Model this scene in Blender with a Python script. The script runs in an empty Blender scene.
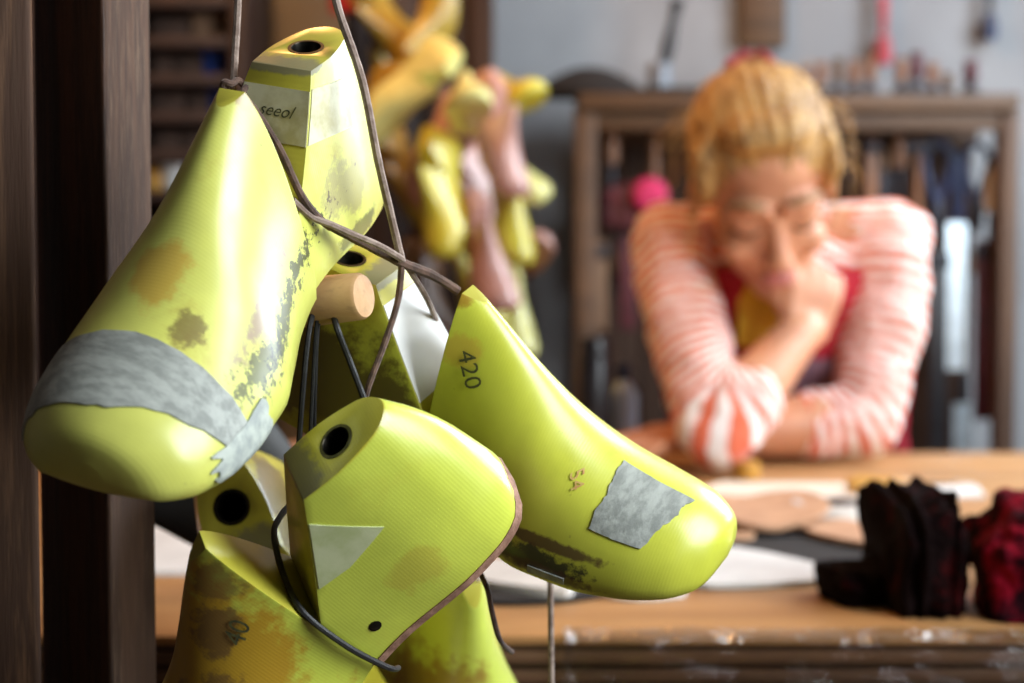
import bpy, bmesh, math, random
import numpy as np
from mathutils import Vector, Matrix, Euler, noise as mnoise
PI = math.pi
rnd = random.Random(7)
SC = bpy.context.scene
COL = SC.collection

# ------------------------------------------------------------------ camera
F = 1024*60/36                       # focal length in pixels (60 mm on a 36 mm sensor)
CAMZ = 1.096
PITCH = math.atan(87.5/F)
cd = bpy.data.cameras.new('camera'); cam = bpy.data.objects.new('camera', cd); COL.objects.link(cam)
cd.lens = 60; cd.sensor_width = 36; cd.clip_start = .02; cd.clip_end = 50
cam.location = (0, 0, CAMZ); cam.rotation_euler = (PI/2-PITCH, 0, 0)
cd.dof.use_dof = True; cd.dof.focus_distance = .685; cd.dof.aperture_fstop = 6.8; cd.dof.aperture_blades = 0
SC.camera = cam

# ------------------------------------------------------------------ world, lights, exposure
vs = SC.view_settings
SC.display_settings.display_device = 'sRGB'
vs.view_transform = 'Standard'; vs.look = 'None'; vs.exposure = 0.12; vs.gamma = 1; vs.use_curve_mapping = False
SC.cycles.use_denoising = True
SC.cycles.max_bounces = 6
wd = bpy.data.worlds.new('world'); SC.world = wd; wd.use_nodes = True
bg = wd.node_tree.nodes['Background']; bg.inputs[0].default_value = (.80, .88, 1, 1); bg.inputs[1].default_value = .03

def area(name, loc, target, sx, sy, power, color):
    l = bpy.data.lights.new(name, 'AREA'); l.shape = 'RECTANGLE'; l.size = sx; l.size_y = sy
    l.energy = power; l.color = color
    o = bpy.data.objects.new(name, l); COL.objects.link(o); o.location = loc
    o.rotation_euler = (Vector(target)-Vector(loc)).to_track_quat('-Z', 'Y').to_euler()
    return o
area('window_light', (1.40, 2.10, 1.75), (.1, 1.95, 1.1), 1.0, 1.2, 50, (.80, .90, 1))          # daylight through the far right-hand window
area('window_light', (1.40, .10, 1.72), (-.1, .75, 1.05), 1.0, 1.1, 56, (.88, .95, 1))       # unseen near window, added to light the lasts
def bulb(name, loc, power, color, r=.05):
    l = bpy.data.lights.new(name, 'POINT'); l.energy = power; l.color = color; l.shadow_soft_size = r
    o = bpy.data.objects.new(name, l); COL.objects.link(o); o.location = loc
bulb('lamp_light', (-.30, 2.15, 2.05), 25, (1, .46, .14), .08)

# ------------------------------------------------------------------ helpers
def P(px, py, d):
    """world point that stands d metres in front of the camera in the direction of a pixel of the photograph"""
    x = (px-512)/F; v = (341.5-py)/F
    c, s = math.cos(PITCH), math.sin(PITCH)
    y = c+v*s; z = -s+v*c
    k = d/y
    return Vector((x*k, d, CAMZ+z*k))
TZ = .85                              # workbench top
def T(px, py):
    """point on the workbench top"""
    v = (341.5-py)/F; c, s = math.cos(PITCH), math.sin(PITCH)
    k = (TZ-CAMZ)/(-s+v*c)
    return Vector(((px-512)/F*k, (c+v*s)*k, TZ))

def link(name, me, m=None, parent=None, smooth=True, ang=40):
    o = bpy.data.objects.new(name, me); COL.objects.link(o)
    if m: me.materials.append(m)
    if parent: o.parent = parent
    if smooth and len(me.polygons):
        me.polygons.foreach_set('use_smooth', [True]*len(me.polygons))
        me.set_sharp_from_angle(angle=math.radians(ang))
    return o
def obj(name, bm, m=None, parent=None, smooth=True, ang=40):
    bmesh.ops.recalc_face_normals(bm, faces=bm.faces)
    me = bpy.data.meshes.new(name); bm.to_mesh(me); bm.free()
    return link(name, me, m, parent, smooth, ang)
def tag(o, label, cat, group=None, kind=None):
    o['label'] = label; o['category'] = cat
    if group: o['group'] = group
    if kind: o['kind'] = kind
    return o
def thing(name, label, cat, loc=(0, 0, 0), rot=(0, 0, 0), group=None):
    o = bpy.data.objects.new(name, None); COL.objects.link(o); o.location = loc; o.rotation_euler = rot
    o.empty_display_size = .02
    return tag(o, label, cat, group)
def mod_apply(o):
    dg = bpy.context.evaluated_depsgraph_get(); dg.update()
    me = bpy.data.meshes.new_from_object(o.evaluated_get(dg))
    old = o.data; o.modifiers.clear(); o.data = me; bpy.data.meshes.remove(old)
    return o
def box(bm, c, s, rot=None, bev=0):
    r = bmesh.ops.create_cube(bm, size=1)
    M = Matrix.Translation(c) @ (rot.to_4x4() if rot else Matrix()) @ Matrix.Diagonal((*s, 1))
    bmesh.ops.transform(bm, matrix=M, verts=r['verts'])
    if bev:
        es = list({e for v in r['verts'] for e in v.link_edges})
        bmesh.ops.bevel(bm, geom=es, offset=bev, segments=2, affect='EDGES', profile=.5)
    return bm
def BX(c, s, rot=None, bev=.002):
    return box(bmesh.new(), c, s, rot, bev)
def ell(bm, c, r, rot=None, u=16, v=10):
    q = bmesh.ops.create_uvsphere(bm, u_segments=u, v_segments=v, radius=1)
    M = Matrix.Translation(c) @ (rot.to_4x4() if rot else Matrix()) @ Matrix.Diagonal((*r, 1))
    bmesh.ops.transform(bm, matrix=M, verts=q['verts'])
    return bm
def tube(bm, pts, rad, seg=10, caps=True, flat=1.0, flatdir=None):
    pts = [Vector(p) for p in pts]; n = len(pts)
    if not hasattr(rad, '__len__'): rad = [rad]*n
    rings = []; nrm = None
    for i, p in enumerate(pts):
        t = (pts[min(i+1, n-1)]-pts[max(i-1, 0)]).normalized()
        if nrm is None:
            a = Vector(flatdir) if flatdir else (Vector((0, 0, 1)) if abs(t.z) < .9 else Vector((1, 0, 0)))
            nrm = (a-t*a.dot(t)).normalized()
        else:
            nrm = (nrm-t*nrm.dot(t)).normalized()
        b = t.cross(nrm)
        rings.append([bm.verts.new(p+(nrm*math.cos(2*PI*k/seg)*flat+b*math.sin(2*PI*k/seg))*rad[i]) for k in range(seg)])
    for a, b in zip(rings, rings[1:]):
        for k in range(seg):
            bm.faces.new((a[k], a[(k+1) % seg], b[(k+1) % seg], b[k]))
    if caps:
        bm.faces.new(rings[0][::-1]); bm.faces.new(rings[-1])
    return bm
def spline(pts, n=8):
    pts = [Vector(p) for p in pts]; out = []
    for i in range(len(pts)-1):
        p0, p1, p2, p3 = pts[max(i-1, 0)], pts[i], pts[i+1], pts[min(i+2, len(pts)-1)]
        for k in range(n):
            t = k/n
            out.append(.5*((2*p1)+(p2-p0)*t+(2*p0-5*p1+4*p2-p3)*t*t+(3*p1-p0-3*p2+p3)*t**3))
    out.append(pts[-1]); return out
def lathe(bm, prof, seg=28, M=None):
    rings = []
    for r, z in prof:
        if r < 1e-6: rings.append([bm.verts.new((0, 0, z))])
        else: rings.append([bm.verts.new((r*math.cos(2*PI*k/seg), r*math.sin(2*PI*k/seg), z)) for k in range(seg)])
    for a, b in zip(rings, rings[1:]):
        for k in range(seg):
            q = [a[k % len(a)], a[(k+1) % len(a)], b[(k+1) % len(b)], b[k % len(b)]]
            q = list(dict.fromkeys(q))
            if len(q) > 2: bm.faces.new(q)
    if M is not None: bmesh.ops.transform(bm, matrix=M, verts=bm.verts)
    return bm
def prism(bm, outline, z0, z1):
    a = [bm.verts.new((x, y, z0)) for x, y in outline]; b = [bm.verts.new((x, y, z1)) for x, y in outline]
    n = len(a)
    bm.faces.new(a[::-1]); bm.faces.new(b)
    for i in range(n): bm.faces.new((a[i], a[(i+1) % n], b[(i+1) % n], b[i]))
    return bm
def axis_rot(d):                      # rotation whose Z axis lies along d
    return Vector(d).to_track_quat('Z', 'Y').to_matrix()

# ------------------------------------------------------------------ materials
class NT:
    def __init__(s, name):
        s.m = bpy.data.materials.new(name); s.m.use_nodes = True; s.t = s.m.node_tree
        s.b = s.t.nodes['Principled BSDF']; s.tc = s.t.nodes.new('ShaderNodeTexCoord')
    def n(s, typ, **kw):
        q = s.t.nodes.new(typ)
        for k, v in kw.items(): setattr(q, k, v)
        return q
    def put(s, sock, v):
        if isinstance(v, bpy.types.NodeSocket): s.t.links.new(v, sock)
        elif hasattr(v, '__len__') and len(v) == 3 and len(sock.default_value) == 4: sock.default_value = (*v, 1)
        else: sock.default_value = v
    def mt(s, op, a, b=0.0, c=None):
        q = s.n('ShaderNodeMath', operation=op); s.put(q.inputs[0], a); s.put(q.inputs[1], b)
        if c is not None: s.put(q.inputs[2], c)
        return q.outputs[0]
    def mapping(s, scale=(1, 1, 1), loc=(0, 0, 0), rot=(0, 0, 0), src='Object'):
        q = s.n('ShaderNodeMapping'); s.t.links.new(s.tc.outputs[src], q.inputs[0])
        q.inputs['Scale'].default_value = scale; q.inputs['Location'].default_value = loc; q.inputs['Rotation'].default_value = rot
        return q.outputs[0]
    def noise(s, scale, vec=None, detail=4, rough=.6, dist=0):
        q = s.n('ShaderNodeTexNoise'); q.inputs['Scale'].default_value = scale; q.inputs['Detail'].default_value = detail
        q.inputs['Roughness'].default_value = rough; q.inputs['Distortion'].default_value = dist
        s.t.links.new(vec if vec else s.tc.outputs['Object'], q.inputs['Vector']); return q.outputs['Fac']
    def ramp(s, f, a, b, va=0., vb=1.):
        q = s.n('ShaderNodeMapRange'); q.interpolation_type = 'SMOOTHSTEP'
        s.put(q.inputs[0], f); q.inputs[1].default_value = a; q.inputs[2].default_value = b; q.inputs[3].default_value = va; q.inputs[4].default_value = vb
        return q.outputs[0]
    def mix(s, f, a, b):
        q = s.n('ShaderNodeMix', data_type='RGBA'); s.put(q.inputs[0], f); s.put(q.inputs[6], a); s.put(q.inputs[7], b); return q.outputs[2]
    def bump(s, h, strength=.3, dist=.002):
        q = s.n('ShaderNodeBump'); q.inputs['Strength'].default_value = strength; q.inputs['Distance'].default_value = dist
        s.put(q.inputs['Height'], h); s.t.links.new(q.outputs[0], s.b.inputs['Normal'])
    def blob(s, c, r, ns=90, amt=.9, soft=.25, rot=(0, 0, 0)):
        """ragged ellipsoidal mark around c (metres, object space)"""
        q = s.n('ShaderNodeMapping', vector_type='TEXTURE'); s.t.links.new(s.tc.outputs['Object'], q.inputs[0])
        q.inputs['Location'].default_value = c; q.inputs['Scale'].default_value = r; q.inputs['Rotation'].default_value = rot
        l = s.n('ShaderNodeVectorMath', operation='LENGTH'); s.t.links.new(q.outputs[0], l.inputs[0])
        d = s.mt('ADD', l.outputs['Value'], s.mt('MULTIPLY', s.mt('SUBTRACT', s.noise(ns, detail=5, rough=.7), .5), amt*2))
        return s.ramp(d, 1-soft, 1+soft, 1, 0)
def mat(name, col, rough=.5, metal=0, col2=None, ns=20, stretch=(1, 1, 1), lo=.35, hi=.65, bump=0, bs=None, bd=.001, coat=0, sheen=0, sss=0, alpha=1, trans=0):
    g = NT(name)
    if col2 is None: col2 = tuple(c*.75 for c in col)
    v = g.mapping(stretch)
    f = g.noise(ns, v)
    g.put(g.b.inputs['Base Color'], g.mix(g.ramp(f, lo, hi), col2, col))
    g.b.inputs['Roughness'].default_value = rough; g.b.inputs['Metallic'].default_value = metal
    if bump: g.bump(g.noise(bs or ns*3, v), bump, bd)
    if coat: g.b.inputs['Coat Weight'].default_value = coat; g.b.inputs['Coat Roughness'].default_value = .1
    if sheen: g.b.inputs['Sheen Weight'].default_value = sheen; g.b.inputs['Sheen Roughness'].default_value = .4
    if sss:
        g.b.inputs['Subsurface Weight'].default_value = sss; g.b.inputs['Subsurface Scale'].default_value = .01
    if trans: g.b.inputs['Transmission Weight'].default_value = trans
    return g.m
def wood(name, a, b, axis=2, scale=40, rough=.6, bump=.25, streak=.5, dark=None, mottle=.5, lo=.3, hi=.7):
    """grain runs along the given axis of the object"""
    g = NT(name); st = [1, 1, 1]; st[axis] = .06
    v = g.mapping(tuple(st))
    f1 = g.noise(scale, v, 6, .65, .4); f2 = g.noise(scale*6, v, 3, .6)
    col = g.mix(g.ramp(f1, lo, hi), a, b)
    col = g.mix(g.mt('MULTIPLY', g.ramp(f2, .52, .68), streak), col, dark or tuple(c*.35 for c in a))
    m = g.noise(4, g.mapping((1, 1, .6)), 3)
    col = g.mix(g.mt('MULTIPLY', g.ramp(m, .45, .65), mottle), col, tuple(c*.45 for c in a))
    g.put(g.b.inputs['Base Color'], col); g.b.inputs['Roughness'].default_value = rough
    g.bump(g.mt('ADD', f1, f2), bump, .001)
    return g.m

M = {}
M['post'] = wood('dark_stained_pine', (.085, .030, .011), (.014, .006, .003), 2, 130, .6, .6, .7, mottle=.6, lo=.4, hi=.6)  # dark stain that also carries the shade of the left face
M['post_edge'] = wood('worn_lit_pine', (.115, .052, .025), (.026, .010, .005), 2, 130, .85, .5, .85, (.26, .17, .10), .85, .42, .58)  # window side of the post: wear, plus its light put into the colour
M['plank'] = wood('brown_plank', (.16, .080, .040), (.055, .024, .012), 2, 110, .85, .4, .5, lo=.42, hi=.58)
M['bench'] = wood('bench_board', (.52, .27, .10), (.42, .20, .07), 0, 26, .5, .12, .25)
M['strip_dark'] = wood('dark_edge_board', (.075, .035, .018), (.03, .014, .008), 0, 40, .35, .3, .5)
M['strip_mid'] = wood('brown_edge_board', (.17, .085, .045), (.10, .05, .028), 0, 40, .4, .3, .5)
M['rack'] = wood('rack_wood', (.105, .046, .015), (.05, .021, .008), 2, 30, .6, .2)
M['rack_h'] = wood('rack_shelf_wood', (.13, .064, .025), (.065, .031, .012), 0, 30, .6, .2)
M['rack_back'] = wood('rack_back_boards', (.055, .022, .008), (.022, .009, .004), 2, 25, .9, .2)
M['cab'] = wood('dark_cabinet_wood', (.032, .014, .008), (.016, .007, .005), 2, 25, .6, .2)
M['peg'] = wood('pale_peg_wood', (.62, .38, .19), (.50, .27, .12), 0, 45, .5, .15, .25, mottle=.15)
M['handle'] = wood('tool_handle_wood', (.28, .12, .05), (.17, .07, .03), 2, 40, .4, .1)
M['steel'] = mat('blade_steel', (.72, .84, .92), .28, .85, (.55, .66, .74), 30)
M['iron'] = mat('dark_iron', (.05, .05, .06), .45, .7, (.02, .02, .025), 40)
M['black'] = mat('black_plastic', (.012, .012, .015), .35, 0, (.02, .02, .024), 30)
M['navy'] = mat('navy_enamel', (.015, .03, .10), .35, 0, (.01, .02, .06), 30)
M['blue'] = mat('blue_card', (.02, .06, .32), .6, 0, (.015, .045, .22), 20)
M['paleblue'] = mat('pale_blue_plastic', (.50, .68, .85), .3, 0, (.42, .58, .75), 20)
M['bushing'] = mat('bushing_metal', (.05, .042, .03), .35, .8, (.02, .018, .014), 200)
M['holeblack'] = mat('hole_lining', (.008, .007, .006), .8, 0, (.004, .004, .004), 100)
M['suede'] = mat('suede_lace', (.36, .27, .22), .9, 0, (.20, .135, .105), 180, bump=.6, bs=700, bd=.0006, sheen=.5)
M['suede_dark'] = mat('dark_brown_lace', (.15, .085, .06), .85, 0, (.07, .04, .03), 180, bump=.6, bs=700, bd=.0006, sheen=.3)
M['elastic'] = mat('black_elastic_cord', (.012, .012, .013), .5, 0, (.02, .02, .02), 300, bump=.3, bs=900)
M['patch'] = mat('grey_leather_patch', (.40, .42, .38), .75, 0, (.24, .255, .23), 160, stretch=(1, .35, 1), bump=.5, bs=500, bd=.0005)
M['patch_pale'] = mat('pale_filler_patch', (.46, .50, .44), .55, 0, (.30, .33, .31), 120, bump=.4, bs=400, bd=.0004)
M['tape'] = mat('cloudy_tape', (.62, .60, .40), .35, 0, (.44, .40, .20), 60, bump=.2, bs=200, bd=.0003)
M['tape_green'] = mat('greenish_tape', (.58, .62, .36), .4, 0, (.46, .52, .24), 60, bump=.2, bs=200, bd=.0003)
M['heel_leather'] = mat('heel_leather', (.40, .22, .15), .75, 0, (.22, .11, .07), 150, bump=.4, bs=500)
M['ink'] = mat('ink', (.04, .045, .02), .6, 0, (.10, .10, .03), 400)
M['inkred'] = mat('faded_red_ink', (.55, .28, .09), .6, 0, (.60, .45, .12), 300)
M['wall'] = mat('wall_plaster', (.33, .335, .345), .9, 0, (.25, .255, .265), 3, bump=.15, bs=60)
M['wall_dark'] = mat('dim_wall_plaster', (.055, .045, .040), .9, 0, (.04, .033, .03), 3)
M['floor'] = wood('floor_boards', (.16, .09, .05), (.09, .05, .03), 0, 12, .6, .2)
M['ceil'] = mat('ceiling_plaster', (.30, .27, .24), .9, 0, (.25, .22, .19), 3)
M['skin'] = mat('skin', (.66, .32, .18), .42, 0, (.56, .25, .14), 25, sss=.12)
M['lips'] = mat('lips', (.55, .18, .15), .4, 0, (.45, .14, .12), 60)
M['lash'] = mat('lash_hair', (.10, .05, .025), .7, 0, (.06, .03, .015), 200)
M['brow'] = mat('brow_hair', (.35, .20, .09), .7, 0, (.25, .13, .06), 300)
M['hair'] = mat('blond_hair', (.66, .38, .12), .42, 0, (.30, .15, .045), 35, stretch=(3, .5, 1.2), lo=.3, hi=.7, bump=.8, bs=90, bd=.006)
M['hairtie'] = mat('red_hair_tie', (.35, .02, .04), .7, 0, (.22, .01, .025), 100)
M['apron'] = mat('red_apron_cloth', (.52, .015, .035), .8, 0, (.40, .01, .025), 30, bump=.3, bs=60, bd=.004)
M['apron_pocket'] = mat('mauve_cloth', (.30, .17, .22), .85, 0, (.22, .12, .16), 30)
M['scarf'] = mat('yellow_scarf_cloth', (.85, .60, .05), .8, 0, (.68, .43, .03), 50, stretch=(1, 1, .3), bump=.4, bs=90, bd=.003)
M['jeans'] = mat('dark_trouser_cloth', (.05, .06, .10), .9, 0, (.03, .04, .07), 60)
M['shoe'] = mat('brown_shoe_leather', (.10, .05, .03), .5, 0, (.06, .03, .02), 60)
M['velvet_dark'] = mat('black_red_velvet', (.06, .002, .003), .95, 0, (.004, .001, .001), 45, lo=.5, hi=.8, bump=.9, bs=160, bd=.003)
M['velvet_red'] = mat('crimson_velvet', (.30, .006, .022), .95, 0, (.010, .001, .003), 40, lo=.45, hi=.7, bump=1, bs=130, bd=.004)
M['card'] = mat('cream_card', (.78, .70, .58), .7, 0, (.70, .62, .50), 15)
M['white'] = mat('white_card', (.78, .78, .76), .6, 0, (.66, .66, .64), 15)
M['leather_tan'] = mat('tan_leather', (.58, .33, .19), .6, 0, (.46, .25, .14), 25, bump=.2, bs=120)
M['leather_black'] = mat('black_leather', (.012, .009, .008), .9, 0, (.01, .008, .007), 40)
M['insole'] = mat('grey_white_insole_board', (.66, .63, .58), .7, 0, (.55, .52, .48), 20)
M['pink'] = mat('pink_cloth', (.60, .03, .13), .8, 0, (.42, .015, .08), 60)
M['maroon'] = mat('maroon_leather', (.10, .012, .02), .6, 0, (.05, .008, .012), 40)
M['amber'] = mat('amber_lacquer', (.62, .32, .05), .3, 0, (.45, .20, .03), 30)
M['brownbox'] = mat('brown_card_box', (.085, .045, .030), .8, 0, (.05, .028, .02), 10)
M['tanbox'] = mat('tan_card_box', (.26, .15, .085), .8, 0, (.2, .11, .06), 10)
M['cream_pot'] = mat('cream_ceramic', (.80, .82, .80), .25, 0, (.74, .76, .74), 10)
M['redpaint'] = mat('red_lacquer', (.45, .03, .05), .4, 0, (.30, .02, .03), 20)
M['boot'] = mat('black_boot_leather', (.010, .009, .009), .5, 0, (.004, .004, .004), 30)
def film_mat():
    g = NT('clear_film'); t = g.t
    gl = g.n('ShaderNodeBsdfGlossy'); gl.inputs['Roughness'].default_value = .06
    tr = g.n('ShaderNodeBsdfTransparent'); tr.inputs[0].default_value = (.93, .92, .90, 1)
    lw = g.n('ShaderNodeFresnel'); lw.inputs[0].default_value = 1.5
    bp_ = g.n('ShaderNodeBump'); bp_.inputs['Strength'].default_value = .8; bp_.inputs['Distance'].default_value = .01
    g.put(bp_.inputs['Height'], g.noise(26, g.mapping((1, 1, 1.5)), 4, .6, 1.5))
    for s in (gl, lw): t.links.new(bp_.outputs[0], s.inputs['Normal'])
    mx = g.n('ShaderNodeMixShader'); t.links.new(g.mt('MULTIPLY', lw.outputs[0], .4), mx.inputs[0]); t.links.new(tr.outputs[0], mx.inputs[1]); t.links.new(gl.outputs[0], mx.inputs[2])
    t.links.new(mx.outputs[0], t.nodes['Material Output'].inputs['Surface'])
    return g.m
M['grey_pot'] = mat('grey_glazed_pot', (.20, .23, .27), .35, 0, (.14, .16, .19), 20)
M['film'] = film_mat()
for k_ in ('velvet_dark', 'velvet_red'): M[k_].node_tree.nodes['Principled BSDF'].inputs['Specular IOR Level'].default_value = .08
def glass_mat():
    g = NT('window_glass'); g.b.inputs['Base Color'].default_value = (.95, .98, 1, 1); g.b.inputs['Roughness'].default_value = .02
    g.b.inputs['Alpha'].default_value = .1
    return g.m
M['glass'] = glass_mat()
def stripe_mat():
    g = NT('striped_knit')
    a = g.n('ShaderNodeAttribute', attribute_name='along')
    w = g.mt('SINE', g.mt('ADD', g.mt('MULTIPLY', a.outputs['Fac'], 2*PI/.0165), g.mt('MULTIPLY', g.noise(11, detail=3), 4.5)))
    col = g.mix(g.ramp(w, -.3, .25), (.88, .80, .77), (.72, .15, .07))
    g.put(g.b.inputs['Base Color'], col); g.b.inputs['Roughness'].default_value = .9
    g.b.inputs['Sheen Weight'].default_value = .3
    g.bump(g.noise(60, detail=3), .5, .004)
    return g.m
M['sweater'] = stripe_mat()

# ------------------------------------------------------------------ the shoe lasts: one shape function, metres, heel at x=0, toe at x=.265, sole at z=0
LX = [0, .004, .012, .025, .05, .08, .105, .125, .15, .175, .2, .225, .245, .258, .2625, .265]
ZB = [.036, .026, .021, .020, .0195, .018, .0135, .009, .004, .001, .001, .004, .0075, .011, .0140, .020]
ZT = [.048, .078, .102, .125, .135, .130, .119, .106, .087, .069, .057, .050, .0455, .0395, .035, .027]
LW = [.004, .014, .0225, .028, .0315, .030, .0295, .032, .039, .045, .0455, .044, .0385, .0285, .0205, .006]
CN = [.4, .4, .42, .42, .42, .42, .42, .48, .6, .8, .95, 1, 1, 1, 1, 1]
def interp(xs, ys, x):
    d = [(ys[i+1]-ys[i])/(xs[i+1]-xs[i]) for i in range(len(xs)-1)]
    m = [d[0]]+[0 if d[i-1]*d[i] <= 0 else 2*d[i-1]*d[i]/(d[i-1]+d[i]) for i in range(1, len(d))]+[d[-1]]
    x = min(max(x, xs[0]), xs[-1]); i = 0
    while i < len(xs)-2 and x > xs[i+1]: i += 1
    h = xs[i+1]-xs[i]; t = (x-xs[i])/h
    return (2*t**3-3*t**2+1)*ys[i]+(t**3-2*t**2+t)*h*m[i]+(-2*t**3+3*t**2)*ys[i+1]+(t**3-t**2)*h*m[i+1]
def hwt(x, t):
    w = interp(LX, LW, x); c = interp(LX, CN, x); n = interp([0, .1, .15, .2, .265], [6, 5, 3, 2.3, 2], x)
    t = min(max(t, 0), 1)
    b = .93+.07*min(1, t/.12)
    return w*b*(1-(1-c)*t**1.2)*math.sqrt(max(0, 1-t**n))
def hw(x, z):
    zb, zt = interp(LX, ZB, x), interp(LX, ZT, x)
    return hwt(x, (z-zb)/(zt-zb))
def yc(x):                            # the toe swings a little to one side
    return .010*max(0, (x-.12)/.145)**2
def surf(x, u, off=0):
    """point on the outside of the last: u=-1 and 1 on the sole edges, 0 on the ridge"""
    def q(x, u):
        t = 1-abs(u)**2; zb, zt = interp(LX, ZB, x), interp(LX, ZT, x)
        return Vector((x, yc(x)+math.copysign(hwt(x, t), u), zb+t*(zt-zb)))
    p = q(x, u)
    if off:
        e = .004
        n = (q(min(x+e, .2649), u)-q(x-e, u)).cross(q(x, min(u+.02, 1))-q(x, max(u-.02, -1)))
        if n.length > 1e-12: p = p+n.normalized()*off
    return p
NX, NZ, PT = .105, .050, .108         # hinge cut, bottom of the V notch, height of the top plate
def full_last(nst=64, nu=18):
    bm = bmesh.new(); rings = []
    xs = [.1325*(1-math.cos(PI*i/(nst-1))) for i in range(nst)]
    for x in xs:
        x = min(max(x, 1e-5), .26499); zb = interp(LX, ZB, x); w = hwt(x, 0); r = []
        for k in range(-nu, nu+1): r.append(bm.verts.new(surf(x, k/nu)))
        for k in range(1, 6):         # slightly rounded sole
            y = 1-2*k/6; r.append(bm.verts.new((x, yc(x)+w*y, zb-.0022*(1-y*y))))
        rings.append(r)
    n = len(rings[0])
    for a, b in zip(rings, rings[1:]):
        for k in range(n): bm.faces.new((a[k], a[(k+1) % n], b[(k+1) % n], b[k]))
    bm.faces.new(rings[0]); bm.faces.new(rings[-1])
    bmesh.ops.recalc_face_normals(bm, faces=bm.faces)
    return bm
def cut(bm, co, no):
    g = bm.verts[:]+bm.edges[:]+bm.faces[:]
    r = bmesh.ops.bisect_plane(bm, geom=g, dist=1e-6, plane_co=co, plane_no=no, clear_outer=True)
    es = [e for e in r['geom_cut'] if isinstance(e, bmesh.types.BMEdge)]
    bmesh.ops.edgeloop_fill(bm, edges=es)
VDIR = Vector((-.040, 0, PT-NZ)).normalized()     # direction of the sloping face of the notch, upwards
VN = Vector((VDIR.z, 0, -VDIR.x))                 # its normal
def last_meshes(nst, nu, hole=True, bev=.0011):
    bm = full_last(nst, nu)
    cut(bm, (NX, 0, 0), (1, 0, 0)); cut(bm, (0, 0, PT), (0, 0, 1)); cut(bm, (NX, 0, NZ), VN)
    h = obj('heel_part', bm, None)
    bm = full_last(nst, nu)
    cut(bm, (NX+.0006, 0, 0), (-1, 0, 0)); cut(bm, (NX, 0, .1145), (.25, 0, 1))
    f = obj('forepart', bm, None)
    for o in (h, f):
        if hole and o is h:
            c = bmesh.new(); bmesh.ops.create_cone(c, cap_ends=True, segments=28, radius1=.0078, radius2=.0078, depth=.06)
            bmesh.ops.translate(c, vec=(.041, 0, PT-.005), verts=c.verts)
            co = obj('cutter', c, None)
            b = o.modifiers.new('b', 'BOOLEAN'); b.object = co; b.operation = 'DIFFERENCE'; b.solver = 'EXACT'
        if bev:
            b = o.modifiers.new('v', 'BEVEL'); b.width = bev; b.segments = 2; b.limit_method = 'ANGLE'; b.angle_limit = math.radians(38)
        mod_apply(o)
        me = o.data; me.polygons.foreach_set('use_smooth', [True]*len(me.polygons)); me.set_sharp_from_angle(angle=math.radians(35))
        if hole and o is h: bpy.data.objects.remove(co)
    hm, fm = h.data, f.data
    bpy.data.objects.remove(h); bpy.data.objects.remove(f)
    return hm, fm
HM, FM = last_meshes(72, 20)
HML, FML = last_meshes(30, 8, hole=False, bev=0)

def last_mat(name, base=(.66, .70, .075), amber=(.50, .30, .03), ambn=.55, seed=0, speck=.6, marks=(), rough=.34):
    g = NT(name)
    v = g.mapping((1, 1, 1), (seed*1.7, seed*.9, seed*2.3))
    f = g.noise(22, v, 4)
    col = g.mix(g.ramp(f, .35, .7), tuple(c*.86 for c in base), base)
    g1 = g.noise(16, g.mapping((1, 1, 1), (seed+3, 1, seed)), 6, .7, .6)
    col = g.mix(g.mt('MULTIPLY', g.ramp(g1, .56, .72), ambn), col, amber)
    g2 = g.noise(130, g.mapping((1, 1, 1), (seed, 5, seed)), 4, .7)
    col = g.mix(g.mt('MULTIPLY', g.ramp(g2, .69, .76), speck), col, (.12, .075, .03))
    for c, r, mc, st, *ex in marks:
        kw = ex[0] if ex else {}
        col = g.mix(g.mt('MULTIPLY', g.blob(c, r, **kw), st), col, mc)
    g.put(g.b.inputs['Base Color'], col)
    g.put(g.b.inputs['Roughness'], g.ramp(g.noise(30, v), .3, .7, rough-.06, rough+.14))
    g.b.inputs['Coat Weight'].default_value = .5; g.b.inputs['Coat Roughness'].default_value = .27
    # the fine ridges left by the turning lathe
    wv = g.n('ShaderNodeTexWave'); wv.inputs['Scale'].default_value = 210; wv.inputs['Distortion'].default_value = .4
    g.t.links.new(g.mapping((1, .0, .35)), wv.inputs['Vector'])
    g.bump(g.mt('ADD', g.mt('MULTIPLY', wv.outputs['Fac'], .22), g.mt('MULTIPLY', g.noise(70, v), .8)), .09, .0008)
    return g.m

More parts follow.
